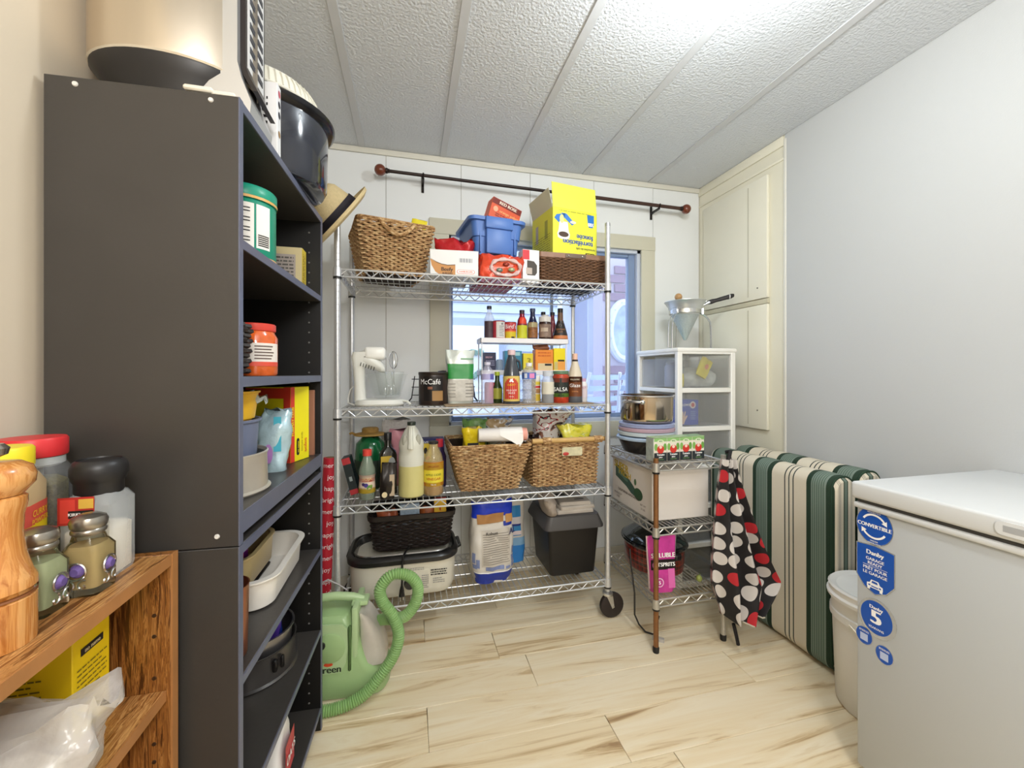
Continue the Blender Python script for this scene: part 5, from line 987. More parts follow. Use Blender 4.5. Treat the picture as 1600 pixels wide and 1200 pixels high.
PF = film_mat('snack_film', [(0, '2a2022'), (.36, '7a4a34'), (.40, 'cfc9c4'), (.52, 'd8d3cf'), (.565, 'b02c30'), (.595, '1f1a1c'), (.62, 'd8d3cf'), (.72, '8a5a40')], (7, 7, 12))
BF = film_mat('bread_film', [(0, '6a7488'), (.38, 'd8d4cc'), (.46, 'c2a67c'), (.58, 'd9d4ca'), (.66, 'a98a60')], (8, 8, 12))
YF_ = film_mat('yellow_film', [(0, 'b8b84a'), (.38, 'e2dc3c'), (.5, 'e8e05a'), (.6, 'c8d04a'), (.66, 'e6e2a0')], (12, 12, 22))
t = bagthing('yellow_bag', 'bright yellow food bag at the left in the tapering basket', (.287, 1.905, zb), .095, .08, .262, M('e3c91f', .25, .05, .06, 20, bump=.3, bscale=40), 3, 0, .35, .010); decal(t, 'black_mark', (-.008, -.043, .19), *FR, .05, .016, INK, lift=.006); decal(t, 'orange_mark', (.0, -.043, .14), *FR, .06, .04, M('e8a83a', .4), 'oval', .006)
bagthing('lettuce_bag', 'clear bag with green contents behind the yellow bag', (.318, 2.035, zb), .115, .09, .285, M('7aa860', .25, 0, .35, 30, bump=.4, bscale=40), 6, 0, .35, .014, (.0, 0), .7, .9)
t = bagthing('bread_bag', 'tan and white patterned bag standing in the tapering basket', (.420, 2.035, zb), .09, .09, .285, BF, 12, 0, .3, .016, (.02, 0), .7, 1.8); decal(t, 'blue_mark', (-.02, -.045, .2), *FR, .04, .03, M('4a5a8a', .4), lift=.012)
t = thing('paper_roll', 'white paper roll with pink end lying across the tapering basket', 'paper roll', (.396, 1.843, Z3r+.253), -3)
MB().cyl((-.095, 0, 0), (.105, 0, 0), .030, .034, 24).build('roll', M('e4e0dc', .6), t); MB().cyl((.1045, 0, 0), (.128, 0, 0), .031, .029, 24).build('pink_end', M('e2a090', .5), t); MB().lathe([(.012, 0), (.008, .002), (.001, .002)], 14, mat=Matrix.Translation((.127, 0, 0)) @ Matrix.Rotation(R(90), 4, 'Y')).build('end_hole', M('c87a6c', .6), t)
m = MB(); m.loft([[(.0+.105*u, -.0345*math.cos(s), .0345*math.sin(s)) for u in (0, .5, 1)] for s in (1.5, 1.0, .5, .0)]+[[(.05, -.04, -.025), (.09, -.041, -.05), (.105, -.04, -.025)]], False, False, False); m.build('loose_sheet', M('eceae6', .6), t)
t = bagthing('denim_pouch', 'dark blue pouch with white cord at the right edge of the tapering basket', (.496, 1.905, Z3r+.165), .06, .05, .09, M('2c3348', .7), 4, 10, .5, .004); MB().tube([(.03+.014*math.cos(a), -.028, .075+.028*math.sin(a)) for a in [2*math.pi*i/20 for i in range(20)]], .0035, 6, True).build('cord', M('dadce0', .6), t)
t = bagthing('snack_bag', 'large white bag with red and black stripes in the square basket', (.652, 1.995, zb), .135, .13, .325, PF, 15, 0, .4, .016, (.06, 0), .7, 2.2)
t = bagthing('yellow_net_bag', 'yellow and lime plastic bag at the right in the square basket', (.792, 1.925, zb), .12, .115, .258, YF_, 18, 0, .55, .013, (.01, 0), .7, 1.5); 
t = carton('dark_carton', 'dark green carton with red ends leaning at the left edge of the third shelf', 'box', (-.232, 1.955, Z3r+.004), .035, .075, .165, M('1d2a2c', .45), 0, None, 0, -14); decal(t, 'red_end', (0, -.0375, .15), *FR, .034, .028, M('b8343a', .45)); decal(t, 'red_end', (0, -.0375, .012), *FR, .034, .022, M('b8343a', .45)); decal(t, 'pale_mark', (0, -.0375, .07), *FR, .012, .02, M('9aa8a8', .5))
t = thing('wrapping_roll', 'red gift wrap roll with white script leaning between bookcase and rack', 'paper roll', (-.350, 1.83, .001), 0, None, -2, 2)
MB().cyl((0, 0, 0), (0, 0, .80), .026, n=24).build('roll', M('c22436', .45), t); MB().cyl((0, 0, .80), (0, 0, .802), .016, n=16).build('core', M('8a6a4a', .7), t)
for i in range(16): letter_cyl(t, ('merry', 'joy', 'happy', 'bright')[i % 4], .026, .0265, .77-.047*i, -72+(i % 3)*9, WT)
# ------------------------------------------------------------------ bottom shelf
Z4 = S4+.0030
t = thing('roaster_oven', 'cream electric roaster oven with black rim and dial on the bottom rack shelf', 'roaster', (-.024, 1.985, Z4+.0012))
cr = M('d9d5c6', .35, var=.015); bk_ = M('1a1919', .3, coat=.3)
MB().rloft([(.0, .42, .27, .07), (.008, .432, .285, .08), (.03, .448, .30, .09), (.15, .456, .308, .09)], 10).build('body', cr, t)
MB().rloft([(.146, .464, .316, .092), (.15, .478, .336, .10), (.168, .480, .338, .10), (.178, .470, .322, .095), (.182, .45, .30, .09), (.176, .432, .28, .085), (.15, .426, .276, .08)], 10, False, False).build('rim', bk_, t)
MB().rloft([(.180, .428, .276, .085), (.184, .422, .270, .083), (.180, .416, .264, .08), (.06, .385, .235, .07)], 10, False, True).build('steel_pan', M('8c8a86', .25, .85), t)
turned('dial', [(.024, 0), (.025, .004), (.022, .008), (.021, .018), (.019, .02), (.001, .02)], bk_, t, 26, loc=(0, 0, 0)).matrix_local = Matrix.Translation((.025, -.1535, .062)) @ Matrix.Rotation(R(90), 4, 'X')
MB().box(.0245, .0255, -.1745, -.173, .066, .078).build('dial_mark', WT, t)
small_print(t, (.148, -.154, .095), *FR, .07, .03, 3, INK, .5, 8); small_print(t, (.148, -.154, .06), *FR, .05, .026, 3, GREY, .4, 9); small_print(t, (.09, -.1535, .06), *FR, .03, .06, 7, GREY, .4, 2); small_print(t, (.055, -.1535, .118), *FR, .06, .014, 2, GREY, .4, 4)
for i in range(7): decal(t, 'dial_tick', (.025+.034*math.cos(R(210-40*i)), -.1525, .062+.034*math.sin(R(210-40*i))), *FR, .008, .003, GREY)
for s, q in ((-1, .004), (1, .022)): MB().tube([(s*.236, -.05, .155), (s*(.236+q*.7), -.045, .16), (s*(.236+q*.7), .045, .16), (s*.236, .05, .155)], .008, 8).build('handle', bk_, t)
for x in (-.18, .18):
    for y in (-.09, .09): MB().lathe([(.014, -.0015), (.014, .004)], 10, ox=x, oy=y).build('foot', bk_, t)
t = thing('power_cord', 'black power cord hanging over the front of the roaster oven', 'cord', (-.03, 1.805, Z4+.185))
MB().tube([(.03, .09, .012), (.012, .03, .010), (.003, .006, .006), (0, -.001, -.02), (0, 0, -.08), (-.002, 0, -.122)], .0042, 8).build('cable', BLACK, t); MB().loft([[(-.002+a, b, z) for a, b in rrect(w, .012, .004, 3)] for z, w in ((-.118, .010), (-.135, .018), (-.158, .024), (-.162, .022))]).build('plug', BLACK, t)
for s in (-1, 1): MB().box(-.002+s*.006-.0008, -.002+s*.006+.0008, -.003, .003, -.178, -.161).build('prong', CHROME, t)
pb_ = M('241d1b', .4, var=.25, scale=60)
t = thing('black_basket', 'black woven plastic basket of sauces resting on the roaster oven', 'basket', (.012, 1.985, Z4+.1875))
weave(MB(), .006, .135, lambda u: .325+.03*u, lambda u: .20+.025*u, .03, 15, .0050, .0036, 132, 6).build('weave', pb_, t, 'stuff')
for i in range(44):
    P = rrect(.325, .20, .03, 10); Q = rrect(.355, .225, .03, 10); k = i
    MB().tube([(P[k][0]*.985, P[k][1]*.985, .004), (Q[k][0]*.985, Q[k][1]*.985, .138)], .0036, 4).build('stake', pb_, t)
MB().rloft([(.134, .362, .232, .034), (.138, .378, .248, .036), (.158, .384, .252, .036), (.16, .374, .242, .034), (.138, .35, .22, .03)], 8, False, False).build('rim', pb_, t); MB().rloft([(0, .32, .195, .03), (.006, .322, .197, .03)], 6).build('bottom', pb_, t)
zk = Z4+.195
t = thing('orange_packet', 'orange and white packet at the left in the black basket', 'packet', (-.10, 1.955, zk), 0); sack(t, 'packet', .085, .05, .15, M('b8603a', .35, 0, .5, 30), 4, .3, .012)
t = carton('blue_white_carton', 'blue and white patterned packet in the middle of the black basket', 'packet', (.0, 1.932, zk), .085, .04, .182, M('a4b8cc', .35, var=.4, scale=55), 4); decal(t, 'white_edge', (0, -.02, .118), *FR, .08, .006, WT)
t = thing('onion_bag', 'dark orange bag between the blue packet and the red bottle', 'bag', (.078, 1.965, zk)); sack(t, 'bag', .06, .06, .148, M('a85a2c', .4, 0, .5, 40), 8, .4, .01)
t = carton('mustard_packet', 'red and yellow packet standing at the right in the black basket', 'packet', (.138, 1.945, zk), .055, .035, .19, M('d8331f', .35), -4); decal(t, 'yellow_top', (0, -.0175, .16), *FR, .054, .055, M('e2b53a', .4)); decal(t, 'red_mark', (0, -.0175, .148), *FR, .006, .02, RED, 'oval', .001)
t = thing('flour_bag', 'torn open white and blue paper flour bag on the bottom rack shelf', 'bag', (.375, 1.93, Z4), 6)
P_ = dict(w=.205, d=.15, h=.375)
sack(t, 'bag', .205, .15, .375, M('d8d3cb', .5, 0, .04, 20, bump=.25, bscale=20), 21, .45, .012, (.0, .0), 44, 20, 0, 9, .6, .8)
ws = lambda n_, z0, z1, m_, x0=-1, x1=1, off=.003, nz=6: wrap_sack(t, n_, z0, z1, .205, .15, m_, .375, .45, off, x0, x1, 21, .012, 0, 9, .6, .8, nz)
ws('blue_base', .001, .052, M('22379c', .4)); ws('blue_top', .30, .374, M('2038b4', .3, 0, .15, 40)); ws('white_line', .052, .058, WT, off=.004)
ws('torn_brown_paper', .275, .318, M('a87a4a', .7), -.55, .2, .006); ws('torn_brown_paper', .268, .306, M('b88a54', .7), .3, .8, .006); ws('blue_fold', .255, .275, M('22379c', .4), .2, .75, .005)
ws('grey_panel', .085, .245, M('c6bfb4', .6), -.35, .45, .0035)
for i in range(14): ws('print_line', .095+.010*i, .0985+.010*i, M('8d877e', .6), -.3, .4-.05*(i % 3), .005, 1)
for x0, x1, z0, z1 in ((-.95, -.7, .10, .145), (-.95, -.6, .075, .095), (-.2, .15, .066, .084), (.5, .75, .068, .12), (.6, .9, .125, .16), (-.65, -.45, .08, .12), (.2, .4, .066, .078)): ws('blue_print', z0, z1, M('7f8cb8', .5), x0, x1, .0045, 2)
letter(t, 'Robust', .02, (-.02, -.083, .236), *FR, M('4a4642', .6), 1.5); letter(t, 'AL', .04, (.082, -.07, .235), (.8, .6, 0), (0, 0, 1), M('26306a', .5), 2)
t = thing('plastic_sack', 'white and blue plastic bag behind the flour bag on the bottom rack shelf', 'bag', (.505, 2.085, Z4)); sack(t, 'bag', .15, .10, .35, M('cfcac2', .35, 0, .06, 20), 31, .6, .006, n=40, k=18, pw_=.6, base=.9)
w2 = lambda n_, z0, z1, m_, x0=-1, x1=1, off=.002, nz=6: wrap_sack(t, n_, z0, z1, .15, .10, m_, .35, .6, off, x0, x1, 31, .006, 0, 14, .6, .9, nz)
w2('blue_base', .002, .09, M('2a78c0', .35)); w2('blue_fade', .09, .13, M('7aa4c8', .4)); w2('blue_label', .14, .29, M('2f7fb8', .4), -.5, .35, .0035); w2('pale_band', .20, .235, M('c8c4c8', .4), -.5, .35, .005); w2('pale_band', .145, .165, M('d4c8cc', .4), -.5, .35, .005); w2('navy_band', .19, .2, M('22307a', .4), -.5, .35, .005); w2('dark_strap', .31, .325, M('26343c', .5), -.6, 1, .005)
t = thing('waste_bin', 'black plastic bin with grey rim on the bottom rack shelf, papers on top', 'bin', (.765, 1.985, Z4))
MB().rloft([(0, .225, .25, .018), (.004, .23, .255, .02), (.225, .262, .285, .022)], 6).build('body', M('171412', .45, var=.06), t)
MB().rloft([(.222, .275, .298, .024), (.226, .302, .318, .028), (.236, .302, .318, .028), (.285, .262, .282, .026), (.287, .25, .27, .024), (.287, .10, .10, .02)], 6, True, True).build('lid', M('4a4848', .42), t)
t = thing('folded_newspaper', 'folded newspapers and flyers lying on the black bin', 'newspaper', (.782, 1.985, Z4+.2885), 0)
for i, (rz, w, d) in enumerate(((0, .19, .24), (4, .18, .23), (-5, .16, .2))):
    o = MB().rloft([(.0, w, d, .01), (.011, w, d, .012), (.016, w*.96, d*.96, .012)], 4).build('paper', M('b9b0a4', .75, var=.12, scale=14), t); o.matrix_local = Matrix.Translation((0.008*i, 0, .0165*i)) @ Matrix.Rotation(R(rz), 4, 'Z')
for x, y, w, h in ((.02, -.02, .07, .02), (.04, -.06, .05, .012), (-.03, .03, .06, .03)): decal(t, 'print_block', (x, y, .0495), (1, 0, 0), (0, 1, 0), w, h, M('3a3634', .6))
t = thing('draped_bag', 'grey brown paper bag slumped over the left edge of the black bin', 'bag', (.655, 1.905, Z4+.290), 4); sack(t, 'bag', .05, .15, .10, M('a09488', .7, 0, .15, 20), 14, .3, .02, (-.02, 0), 34, 12)
# ------------------------------------------------------------------ on and in the small wire stand
t = thing('food_container', 'dark round food container with blue lids, under the steel pot on the small stand', 'container', (1.093, 1.752, T1+.0029))
turned('bowl', [(.001, 0), (.095, 0), (.105, .006), (.128, .058), (.132, .064)], M('1f1c1d', .25, 0, .3, 60), t, 44, cap=False)
turned('lid', [(.130, .062), (.138, .064), (.139, .072), (.134, .078), (.06, .082), (.001, .082)], M('a9bdd4', .2, 0, .05, 20, alpha=.85), t, 44)
zl = T1+.0029+.0835
for i, (c, lb, al) in enumerate((('b9c6cc', 'pale grey plastic lid, lowest of three under the steel pot', 1), ('bda2b0', 'pinkish plastic lid, middle of three under the steel pot', .9), ('a9b4dc', 'bluish clear plastic lid, topmost under the steel pot', .7))):
    r_ = (.128, .126, .124)[i]; t = thing('container_lid', lb, 'lid', (1.093, 1.752, zl+.0195*i), 0, 'plastic lids under the pot')
    turned('lid', [(.001, .002), (r_-.012, .002), (r_-.01, 0), (r_+.002, .001), (r_+.003, .015), (r_-.003, .018), (r_-.02, .0175), (.001, .0175)], M(c, .2, 0, .08, 20, alpha=al), t, 44)
t = thing('stock_pot', 'polished stainless steel pot with loop handles on the small stand', 'pot', (1.093, 1.752, zl+.0595))
turned('body', [(.001, 0), (.108, 0), (.116, .006), (.120, .02), (.121, .118), (.126, .122), (.126, .125), (.119, .124), (.117, .012), (.001, .008)], M('b9ab98', .12, 1, .03, 4, stretch=(8, 8, .3)), t, 52)
turned('rim', [(.120, .118), (.127, .121), (.127, .126), (.120, .127)], CHROME, t, 52, cap=False)
for ang in (212, 32):
    c, s = math.cos(R(ang)), math.sin(R(ang)); L_ = lambda r, w, z: (r*c-w*s, r*s+w*c, z)
    m = MB(); m.tube([L_(.121, -.042, .098), L_(.146, -.042, .100), L_(.157, -.026, .101), L_(.159, 0, .102), L_(.157, .026, .101), L_(.146, .042, .100), L_(.121, .042, .098)], .0055, 8); h = m.build('loop_handle', CHROME, t)
    for w in (-.042, .042): MB().sphere(L_(.123, w, .098), .011, 10, 8).build('handle_mount', CHROME, h)
t = thing('juice_pack', 'shrink wrapped pack of four tomato juice cartons on the small stand', 'juice pack', (1.113, 1.553, T1+.0029), 2)
jc = M('dfd9cc', .35)
for i in range(4):
    x = -.0945+.063*i; b = MB().box(x-.031, x+.031, -.022, .030, 0, .100, .002, 1).build('carton', jc, t)
    decal(b, 'dark_panel', (x, -.022, .020), *FR, .061, .036, M('2a3034', .4)); decal(b, 'green_top', (x, -.022, .092), *FR, .061, .014, M('86b46e', .4)); decal(b, 'leaf_left', (x-.022, -.022, .062), *FR, .016, .03, M('7fae5a', .4), 'oval'); decal(b, 'leaf_right', (x+.022, -.022, .062), *FR, .016, .03, M('6a9c48', .4), 'oval')
    decal(b, 'tomato_print', (x, -.022, .052), *FR, .034, .034, M('c8382c', .4), 'oval', .001); decal(b, 'white_disc', (x, -.022, .062), *FR, .014, .014, M('e8c8b8', .4), 'oval', .0014); decal(b, 'pale_disc', (x, -.022, .086), *FR, .03, .014, M('dfe8c8', .4), 'oval', .001)
    letter(b, 'Tomato', .0115, (x, -.0224, .030), *FR, WT, 1.6); letter(b, 'juice', .009, (x, -.0224, .0195), *FR, WT, 1.4); letter(b, 'VEGETABLE', .006, (x, -.0224, .010), *FR, M('8ab86a', .4), 1); letter(b, 'VEG', .010, (x, -.0226, .086), *FR, M('3a7a34', .4), 1.6)
MB().box(-.1265, .1265, -.0235, .031, .1005, .1018).build('green_film', M('a4c890', .2, 0, .25, 30, alpha=.85), t); MB().box(-.1292, -.1262, -.022, .03, .002, .099, .001, 1).build('clear_film', M('b8c4c0', .1, 0, .2, 60, alpha=.6), t)
t = thing('produce_carton', 'large white cardboard carton with green avocado print on the middle shelf', 'box', (1.155, 1.745, T2+.0029))
cb = M('dcd6d0', .65, var=.03, scale=5)
MB().box(-.142, .142, -.165, .19, 0, .218, .002, 1).build('box', cb, t)
MB().box(-.142, .125, 0, .002, 0, .105, mat=Matrix.Translation((0, -.165, .218)) @ Matrix.Rotation(R(-86), 4, 'X')).build('top_flap', M('d8d0c8', .65), t)
MB().box(-.15, -.148, -.16, .188, .21, .219).build('flap_edge', M('cfc8c0', .65), t)
lf = lambda n_, y, z, w, h, m_, sh='rect', l=.0006: decal(t, n_, (-.142, y, z), *LF, w, h, m_, sh, l)
gp_ = [(-.5, .5), (-.2, .4), (.1, .1), (.3, -.1), (.5, -.35), (.45, -.5), (.2, -.42), (0, -.25), (-.3, -.1), (-.5, .0)]
lf('avocado_print', .05, .125, .21, .12, M('3f5a50', .6), gp_); lf('avocado_light', .085, .142, .10, .05, M('5c7f72', .6), gp_, .001); lf('avocado_print', -.055, .085, .075, .055, M('34553a', .6), 'oval', .0009); lf('avocado_stem', -.03, .135, .02, .03, M('4a6a48', .6), 'oval', .0011)
letter(t, 'SUPER', .050, (-.142, .10, .180), (0, -1, -.10), (0, -.0, 1), M('c4a82a', .6), 2.2); letter(t, 'FRESH', .042, (-.142, .065, .150), (0, -1, -.10), (0, 0, 1), M('c4a82a', .6), 2.2)
letter(t, 'CALIFORNIA AVOCADOS', .0165, (-.142, .035, .063), (0, -1, -.03), (0, 0, 1), M('4a3430', .6), 1.2); letter(t, 'PRODUCE OF', .012, (-.142, .13, .042), *LF, M('5a4440', .6), 1); letter(t, 'U.S.A.', .012, (-.142, .13, .027), *LF, M('5a4440', .6), 1); letter(t, 'NET WT', .0125, (-.142, -.095, .045), *LF, M('5a4440', .6), 1); letter(t, '25 LBS', .0125, (-.142, -.095, .028), *LF, M('5a4440', .6), 1)
# slow cooker: tartan pattern printed on the shell
def tartan():
    m = bpy.data.materials.new('tartan_shell'); m.use_nodes = True; nt = m.node_tree; N = nt.nodes; L = nt.links; b = N['Principled BSDF']; b.inputs['Roughness'].default_value = .3; b.inputs['Coat Weight'].default_value = .5
    tc = N.new('ShaderNodeTexCoord'); sp = N.new('ShaderNodeSeparateXYZ'); L.new(tc.outputs['Object'], sp.inputs[0])
    at = N.new('ShaderNodeMath'); at.operation = 'ARCTAN2'; L.new(sp.outputs[1], at.inputs[0]); L.new(sp.outputs[0], at.inputs[1])
    def band(src, k, w):
        a = N.new('ShaderNodeMath'); a.operation = 'MULTIPLY'; a.inputs[1].default_value = k; L.new(src, a.inputs[0])
        f = N.new('ShaderNodeMath'); f.operation = 'FRACT'; L.new(a.outputs[0], f.inputs[0])
        g = N.new('ShaderNodeMath'); g.operation = 'LESS_THAN'; g.inputs[1].default_value = w; L.new(f.outputs[0], g.inputs[0]); return g.outputs[0]
    prev = None; col = lin('6e1c18')+(1,)
    for src, k, w, c, fac in ((at.outputs[0], 5.5, .4, '26100e', .75), (sp.outputs[2], 24, .4, '26100e', .75), (at.outputs[0], 11, .12, 'a83024', .9), (sp.outputs[2], 48, .12, 'a83024', .9), (at.outputs[0], 5.5, .05, '1a2a1c', .9)):
        x = N.new('ShaderNodeMix'); x.data_type = 'RGBA'; fm_ = N.new('ShaderNodeMath'); fm_.operation = 'MULTIPLY'; fm_.inputs[1].default_value = fac
        L.new(band(src, k, w), fm_.inputs[0]); L.new(fm_.outputs[0], x.inputs[0]); x.inputs[7].default_value = lin(c)+(1,)
        if prev: L.new(prev, x.inputs[6])
        else: x.inputs[6].default_value = col
        prev = x.outputs[2]
    L.new(prev, b.inputs['Base Color']); return m
t = thing('slow_cooker', 'oval slow cooker with red tartan shell and black lid on the lowest shelf', 'slow cooker', (1.150, 1.782, T3+.0029))
turned('shell', [(.001, .012), (.118, .012), (.126, .02), (.130, .06), (.131, .12), (.128, .124)], tartan(), t, 52, cap=False, sy=1.2); turned('base', [(.001, 0), (.10, 0), (.11, .014), (.001, .014)], BLACK, t, 40, sy=1.2)
turned('steel_band', [(.129, .118), (.133, .12), (.133, .126), (.129, .128)], M('8a8480', .3, .8), t, 52, cap=False, sy=1.2); turned('crock_rim', [(.127, .124), (.141, .127), (.146, .135), (.143, .142), (.13, .144)], M('141517', .15, coat=.6), t, 52, cap=False, sy=1.2)
turned('lid', [(.134, .142), (.137, .148), (.128, .154), (.10, .176), (.055, .192), (.001, .196)], M('1d2627', .08, coat=.8), t, 52, sy=1.2); turned('lid_knob', [(.014, .19), (.012, .203), (.025, .213), (.024, .222), (.001, .225)], BLACK, t, 24)
for s in (-1, 1): MB().rloft([(.108, .036, .06, .012), (.112, .04, .066, .014), (.128, .04, .066, .014), (.132, .034, .06, .012)], 5, mat=Matrix.Translation((s*.142, 0, 0)) if 0 else Matrix.Translation((0, s*.165, 0))).build('handle', BLACK, t)
t = thing('pink_pouch', 'bright pink stand-up pouch with black band on the lowest shelf, behind the rusty post', 'bag', (1.052, 1.572, T3+.0036), -6)
MB().loft([[(a, b, z) for a, b in rrect(w, d, min(d*.48, .02), 5)] for z, w, d in ((0, .098, .045), (.01, .104, .052), (.08, .112, .045), (.15, .122, .028), (.20, .128, .012), (.232, .130, .005), (.236, .130, .004))]).build('pouch', M('d0449f', .25, .1, .22, 22, bump=.25, bscale=40), t)
dq = lambda n_, x, z, w, h, m_, sh='rect', l=.0: decal(t, n_, (x, -.0265+.02*max(0, z-.02)/.21-l, z), (1, 0, 0), (0, .095, 1), w, h, m_, sh, .002)
dq('black_band', .0, .118, .112, .042, M('1a1216', .4)); 
lt = lambda s, size, x, z, m_=WT, b=2: letter(t, s, size, (x, -.0295+.02*max(0, z-.02)/.21, z), (1, 0, 0), (0, .095, 1), m_, b)
lt('SOLUBLE', .027, 0, .156); lt('TSPRITS', .023, .012, .118); decal(t, 'pink_drop', (-.042, -.0205, .118), (1, 0, 0), (0, .095, 1), .018, .026, M('e88ac0', .4), 'oval', .002)
dq('pale_panel', .035, .06, .03, .08, M('dc6ab0', .4)); dq('white_ring', -.02, .045, .038, .038, M('f0c8e0', .4), 'oval', .0); dq('ring_inside', -.02, .045, .03, .03, M('c23a92', .4), 'oval', .0006); lt('S', .02, -.02, .045)
for s in (-1, 1): MB().loft([[(s*(w/2+.003), 0, z), (s*(w/2-.006), -d, z), (s*(w/2-.006), d, z)] for z, w, d in ((.01, .108, .01), (.08, .116, .008), (.15, .126, .006), (.236, .134, .003))]).build('silver_seam', M('c8b4bc', .25, .5), t)
t = thing('green_bulb', 'small pale green round vegetable at the right of the lowest shelf', 'vegetable', (1.262, 1.597, T3+.0165)); MB().sphere((0, 0, 0), .0135, 14, 10, 1.1).build('bulb', M('a2ae5c', .4, var=.15, scale=60), t); MB().tube([(0, 0, .013), (.002, 0, .019), (.006, 0, .022)], .002, 6).build('stem', M('6a7a3a', .6), t)
t = thing('cooker_cord', 'black power cord with white plug hanging from the small stand to the floor', 'cord', (.965, 1.66, .0))
MB().tube([(.0, .02, .36), (-.006, .0, .30), (.0, -.02, .18), (.006, -.01, .08), (.03, -.005, .03), (.05, -.025, .0055), (.075, -.05, .0055), (.092, -.04, .0055), (.11, -.02, .03), (.126, -.015, .06)], .0038, 8).build('cable', M('24211f', .5), t); MB().rloft([(.0005, .05, .018, .004), (.014, .048, .016, .004)], 4, mat=Matrix.Translation((.075, -.085, 0)) @ Matrix.Rotation(R(-42), 4, 'Z')).build('plug', M('b9b4ae', .5), t)
# ------------------------------------------------------------------ polka dot apron hanging from the stand
def dots():
    m = bpy.data.materials.new('polka_cloth'); m.use_nodes = True; nt = m.node_tree; N = nt.nodes; L = nt.links; b = N['Principled BSDF']; b.inputs['Roughness'].default_value = .75
    uv = N.new('ShaderNodeUVMap'); uv.uv_map = 'cloth'
    vo = N.new('ShaderNodeTexVoronoi'); vo.voronoi_dimensions = '2D'; vo.inputs['Scale'].default_value = 13.2; vo.inputs['Randomness'].default_value = .32; L.new(uv.outputs[0], vo.inputs['Vector'])
    def lt_(s, v):
        g = N.new('ShaderNodeMath'); g.operation = 'LESS_THAN'; g.inputs[1].default_value = v; L.new(s, g.inputs[0]); return g.outputs[0]
    sx_ = N.new('ShaderNodeSeparateColor'); L.new(vo.outputs['Color'], sx_.inputs[0])
    red = lt_(sx_.outputs[0], .17)
    c1 = N.new('ShaderNodeMix'); c1.data_type = 'RGBA'; c1.inputs[6].default_value = lin('cfc9c4')+(1,); c1.inputs[7].default_value = lin('b8222c')+(1,); L.new(red, c1.inputs[0])
    c2 = N.new('ShaderNodeMix'); c2.data_type = 'RGBA'; c2.inputs[6].default_value = lin('1b181a')+(1,); L.new(c1.outputs[2], c2.inputs[7]); L.new(lt_(vo.outputs['Distance'], .385), c2.inputs[0])
    L.new(c2.outputs[2], b.inputs['Base Color']); return m
t = thing('polka_dot_apron', 'black cloth apron with white and red polka dots hanging from the small stand', 'apron', (1.318, 1.445, .08))
def apron_pt(u, v, side):
    z = .715-.635*v
    x0 = -.060-.035*v**.8-.02*math.sin(3.0*v); x1 = -.008+.020*v+.175*min(1, max(0, v-.05)/.78)**1.25
    if v > .80: x1 -= (v-.80)/.2*.10; x0 += (v-.80)/.2*.035
    hem = .03*math.sin(math.pi*(u*.9+.08))*max(0, (v-.80)/.2)
    am = .012+.026*v
    y = am*math.sin(2*math.pi*(2.6*u+.15))+.006*math.sin(2*math.pi*(6.3*u+v*1.7))*v-.016*v
    return (x0+(x1-x0)*u, y+side*(.006+.010*v*math.sin(math.pi*u)), z-hem)
m = MB(); NU, NV = 60, 44; uvs = []
for side in (-1, 1):
    V = []; F = []
    for j in range(NV+1):
        for i in range(NU+1):
            u, v_ = i/NU, j/NV; V.append(apron_pt(u, v_, side)); uvs.append((u*(.20+.36*v_)+side*.4, v_*.72))
    for j in range(NV):
        for i in range(NU):
            a = j*(NU+1)+i; q = (a, a+NU+1, a+NU+2, a+1); F.append(q if side < 0 else q[::-1])
    m.add(V, F)
K = (NU+1)*(NV+1); E_ = []
for i in range(NU): E_ += [(i, i+1, K+i+1, K+i), (NV*(NU+1)+i, K+NV*(NU+1)+i, K+NV*(NU+1)+i+1, NV*(NU+1)+i+1)]
for j in range(NV): a = j*(NU+1); E_ += [(a, K+a, K+a+NU+1, a+NU+1), (a+NU, a+2*NU+1, K+a+2*NU+1, K+a+NU)]
m.f += E_; m.sm += [True]*len(E_); m.uv = uvs
m.build('cloth', dots(), t, None, None, 75)
m = MB(); m.tube([(.0, .052, .735), (.0, .028, .742), (-.03, .0, .73), (-.045, -.004, .708), (-.02, .006, .70), (.004, .04, .722)], .0075, 8); m.build('neck_loop', M('1b181a', .75), t)
m = MB(); P = [apron_pt(u, 1, -1) for u in [i/20 for i in range(10, 21)]]; m.tube([(x, y-.002, z) for x, y, z in P], .003, 5); m.build('pale_hem', M('cfc7b4', .7), t)
MB().tube([(-.01, .0, .03), (.0, -.005, -.02), (.006, -.008, -.055)], .0075, 6).build('tie_string', M('1b181a', .75), t)
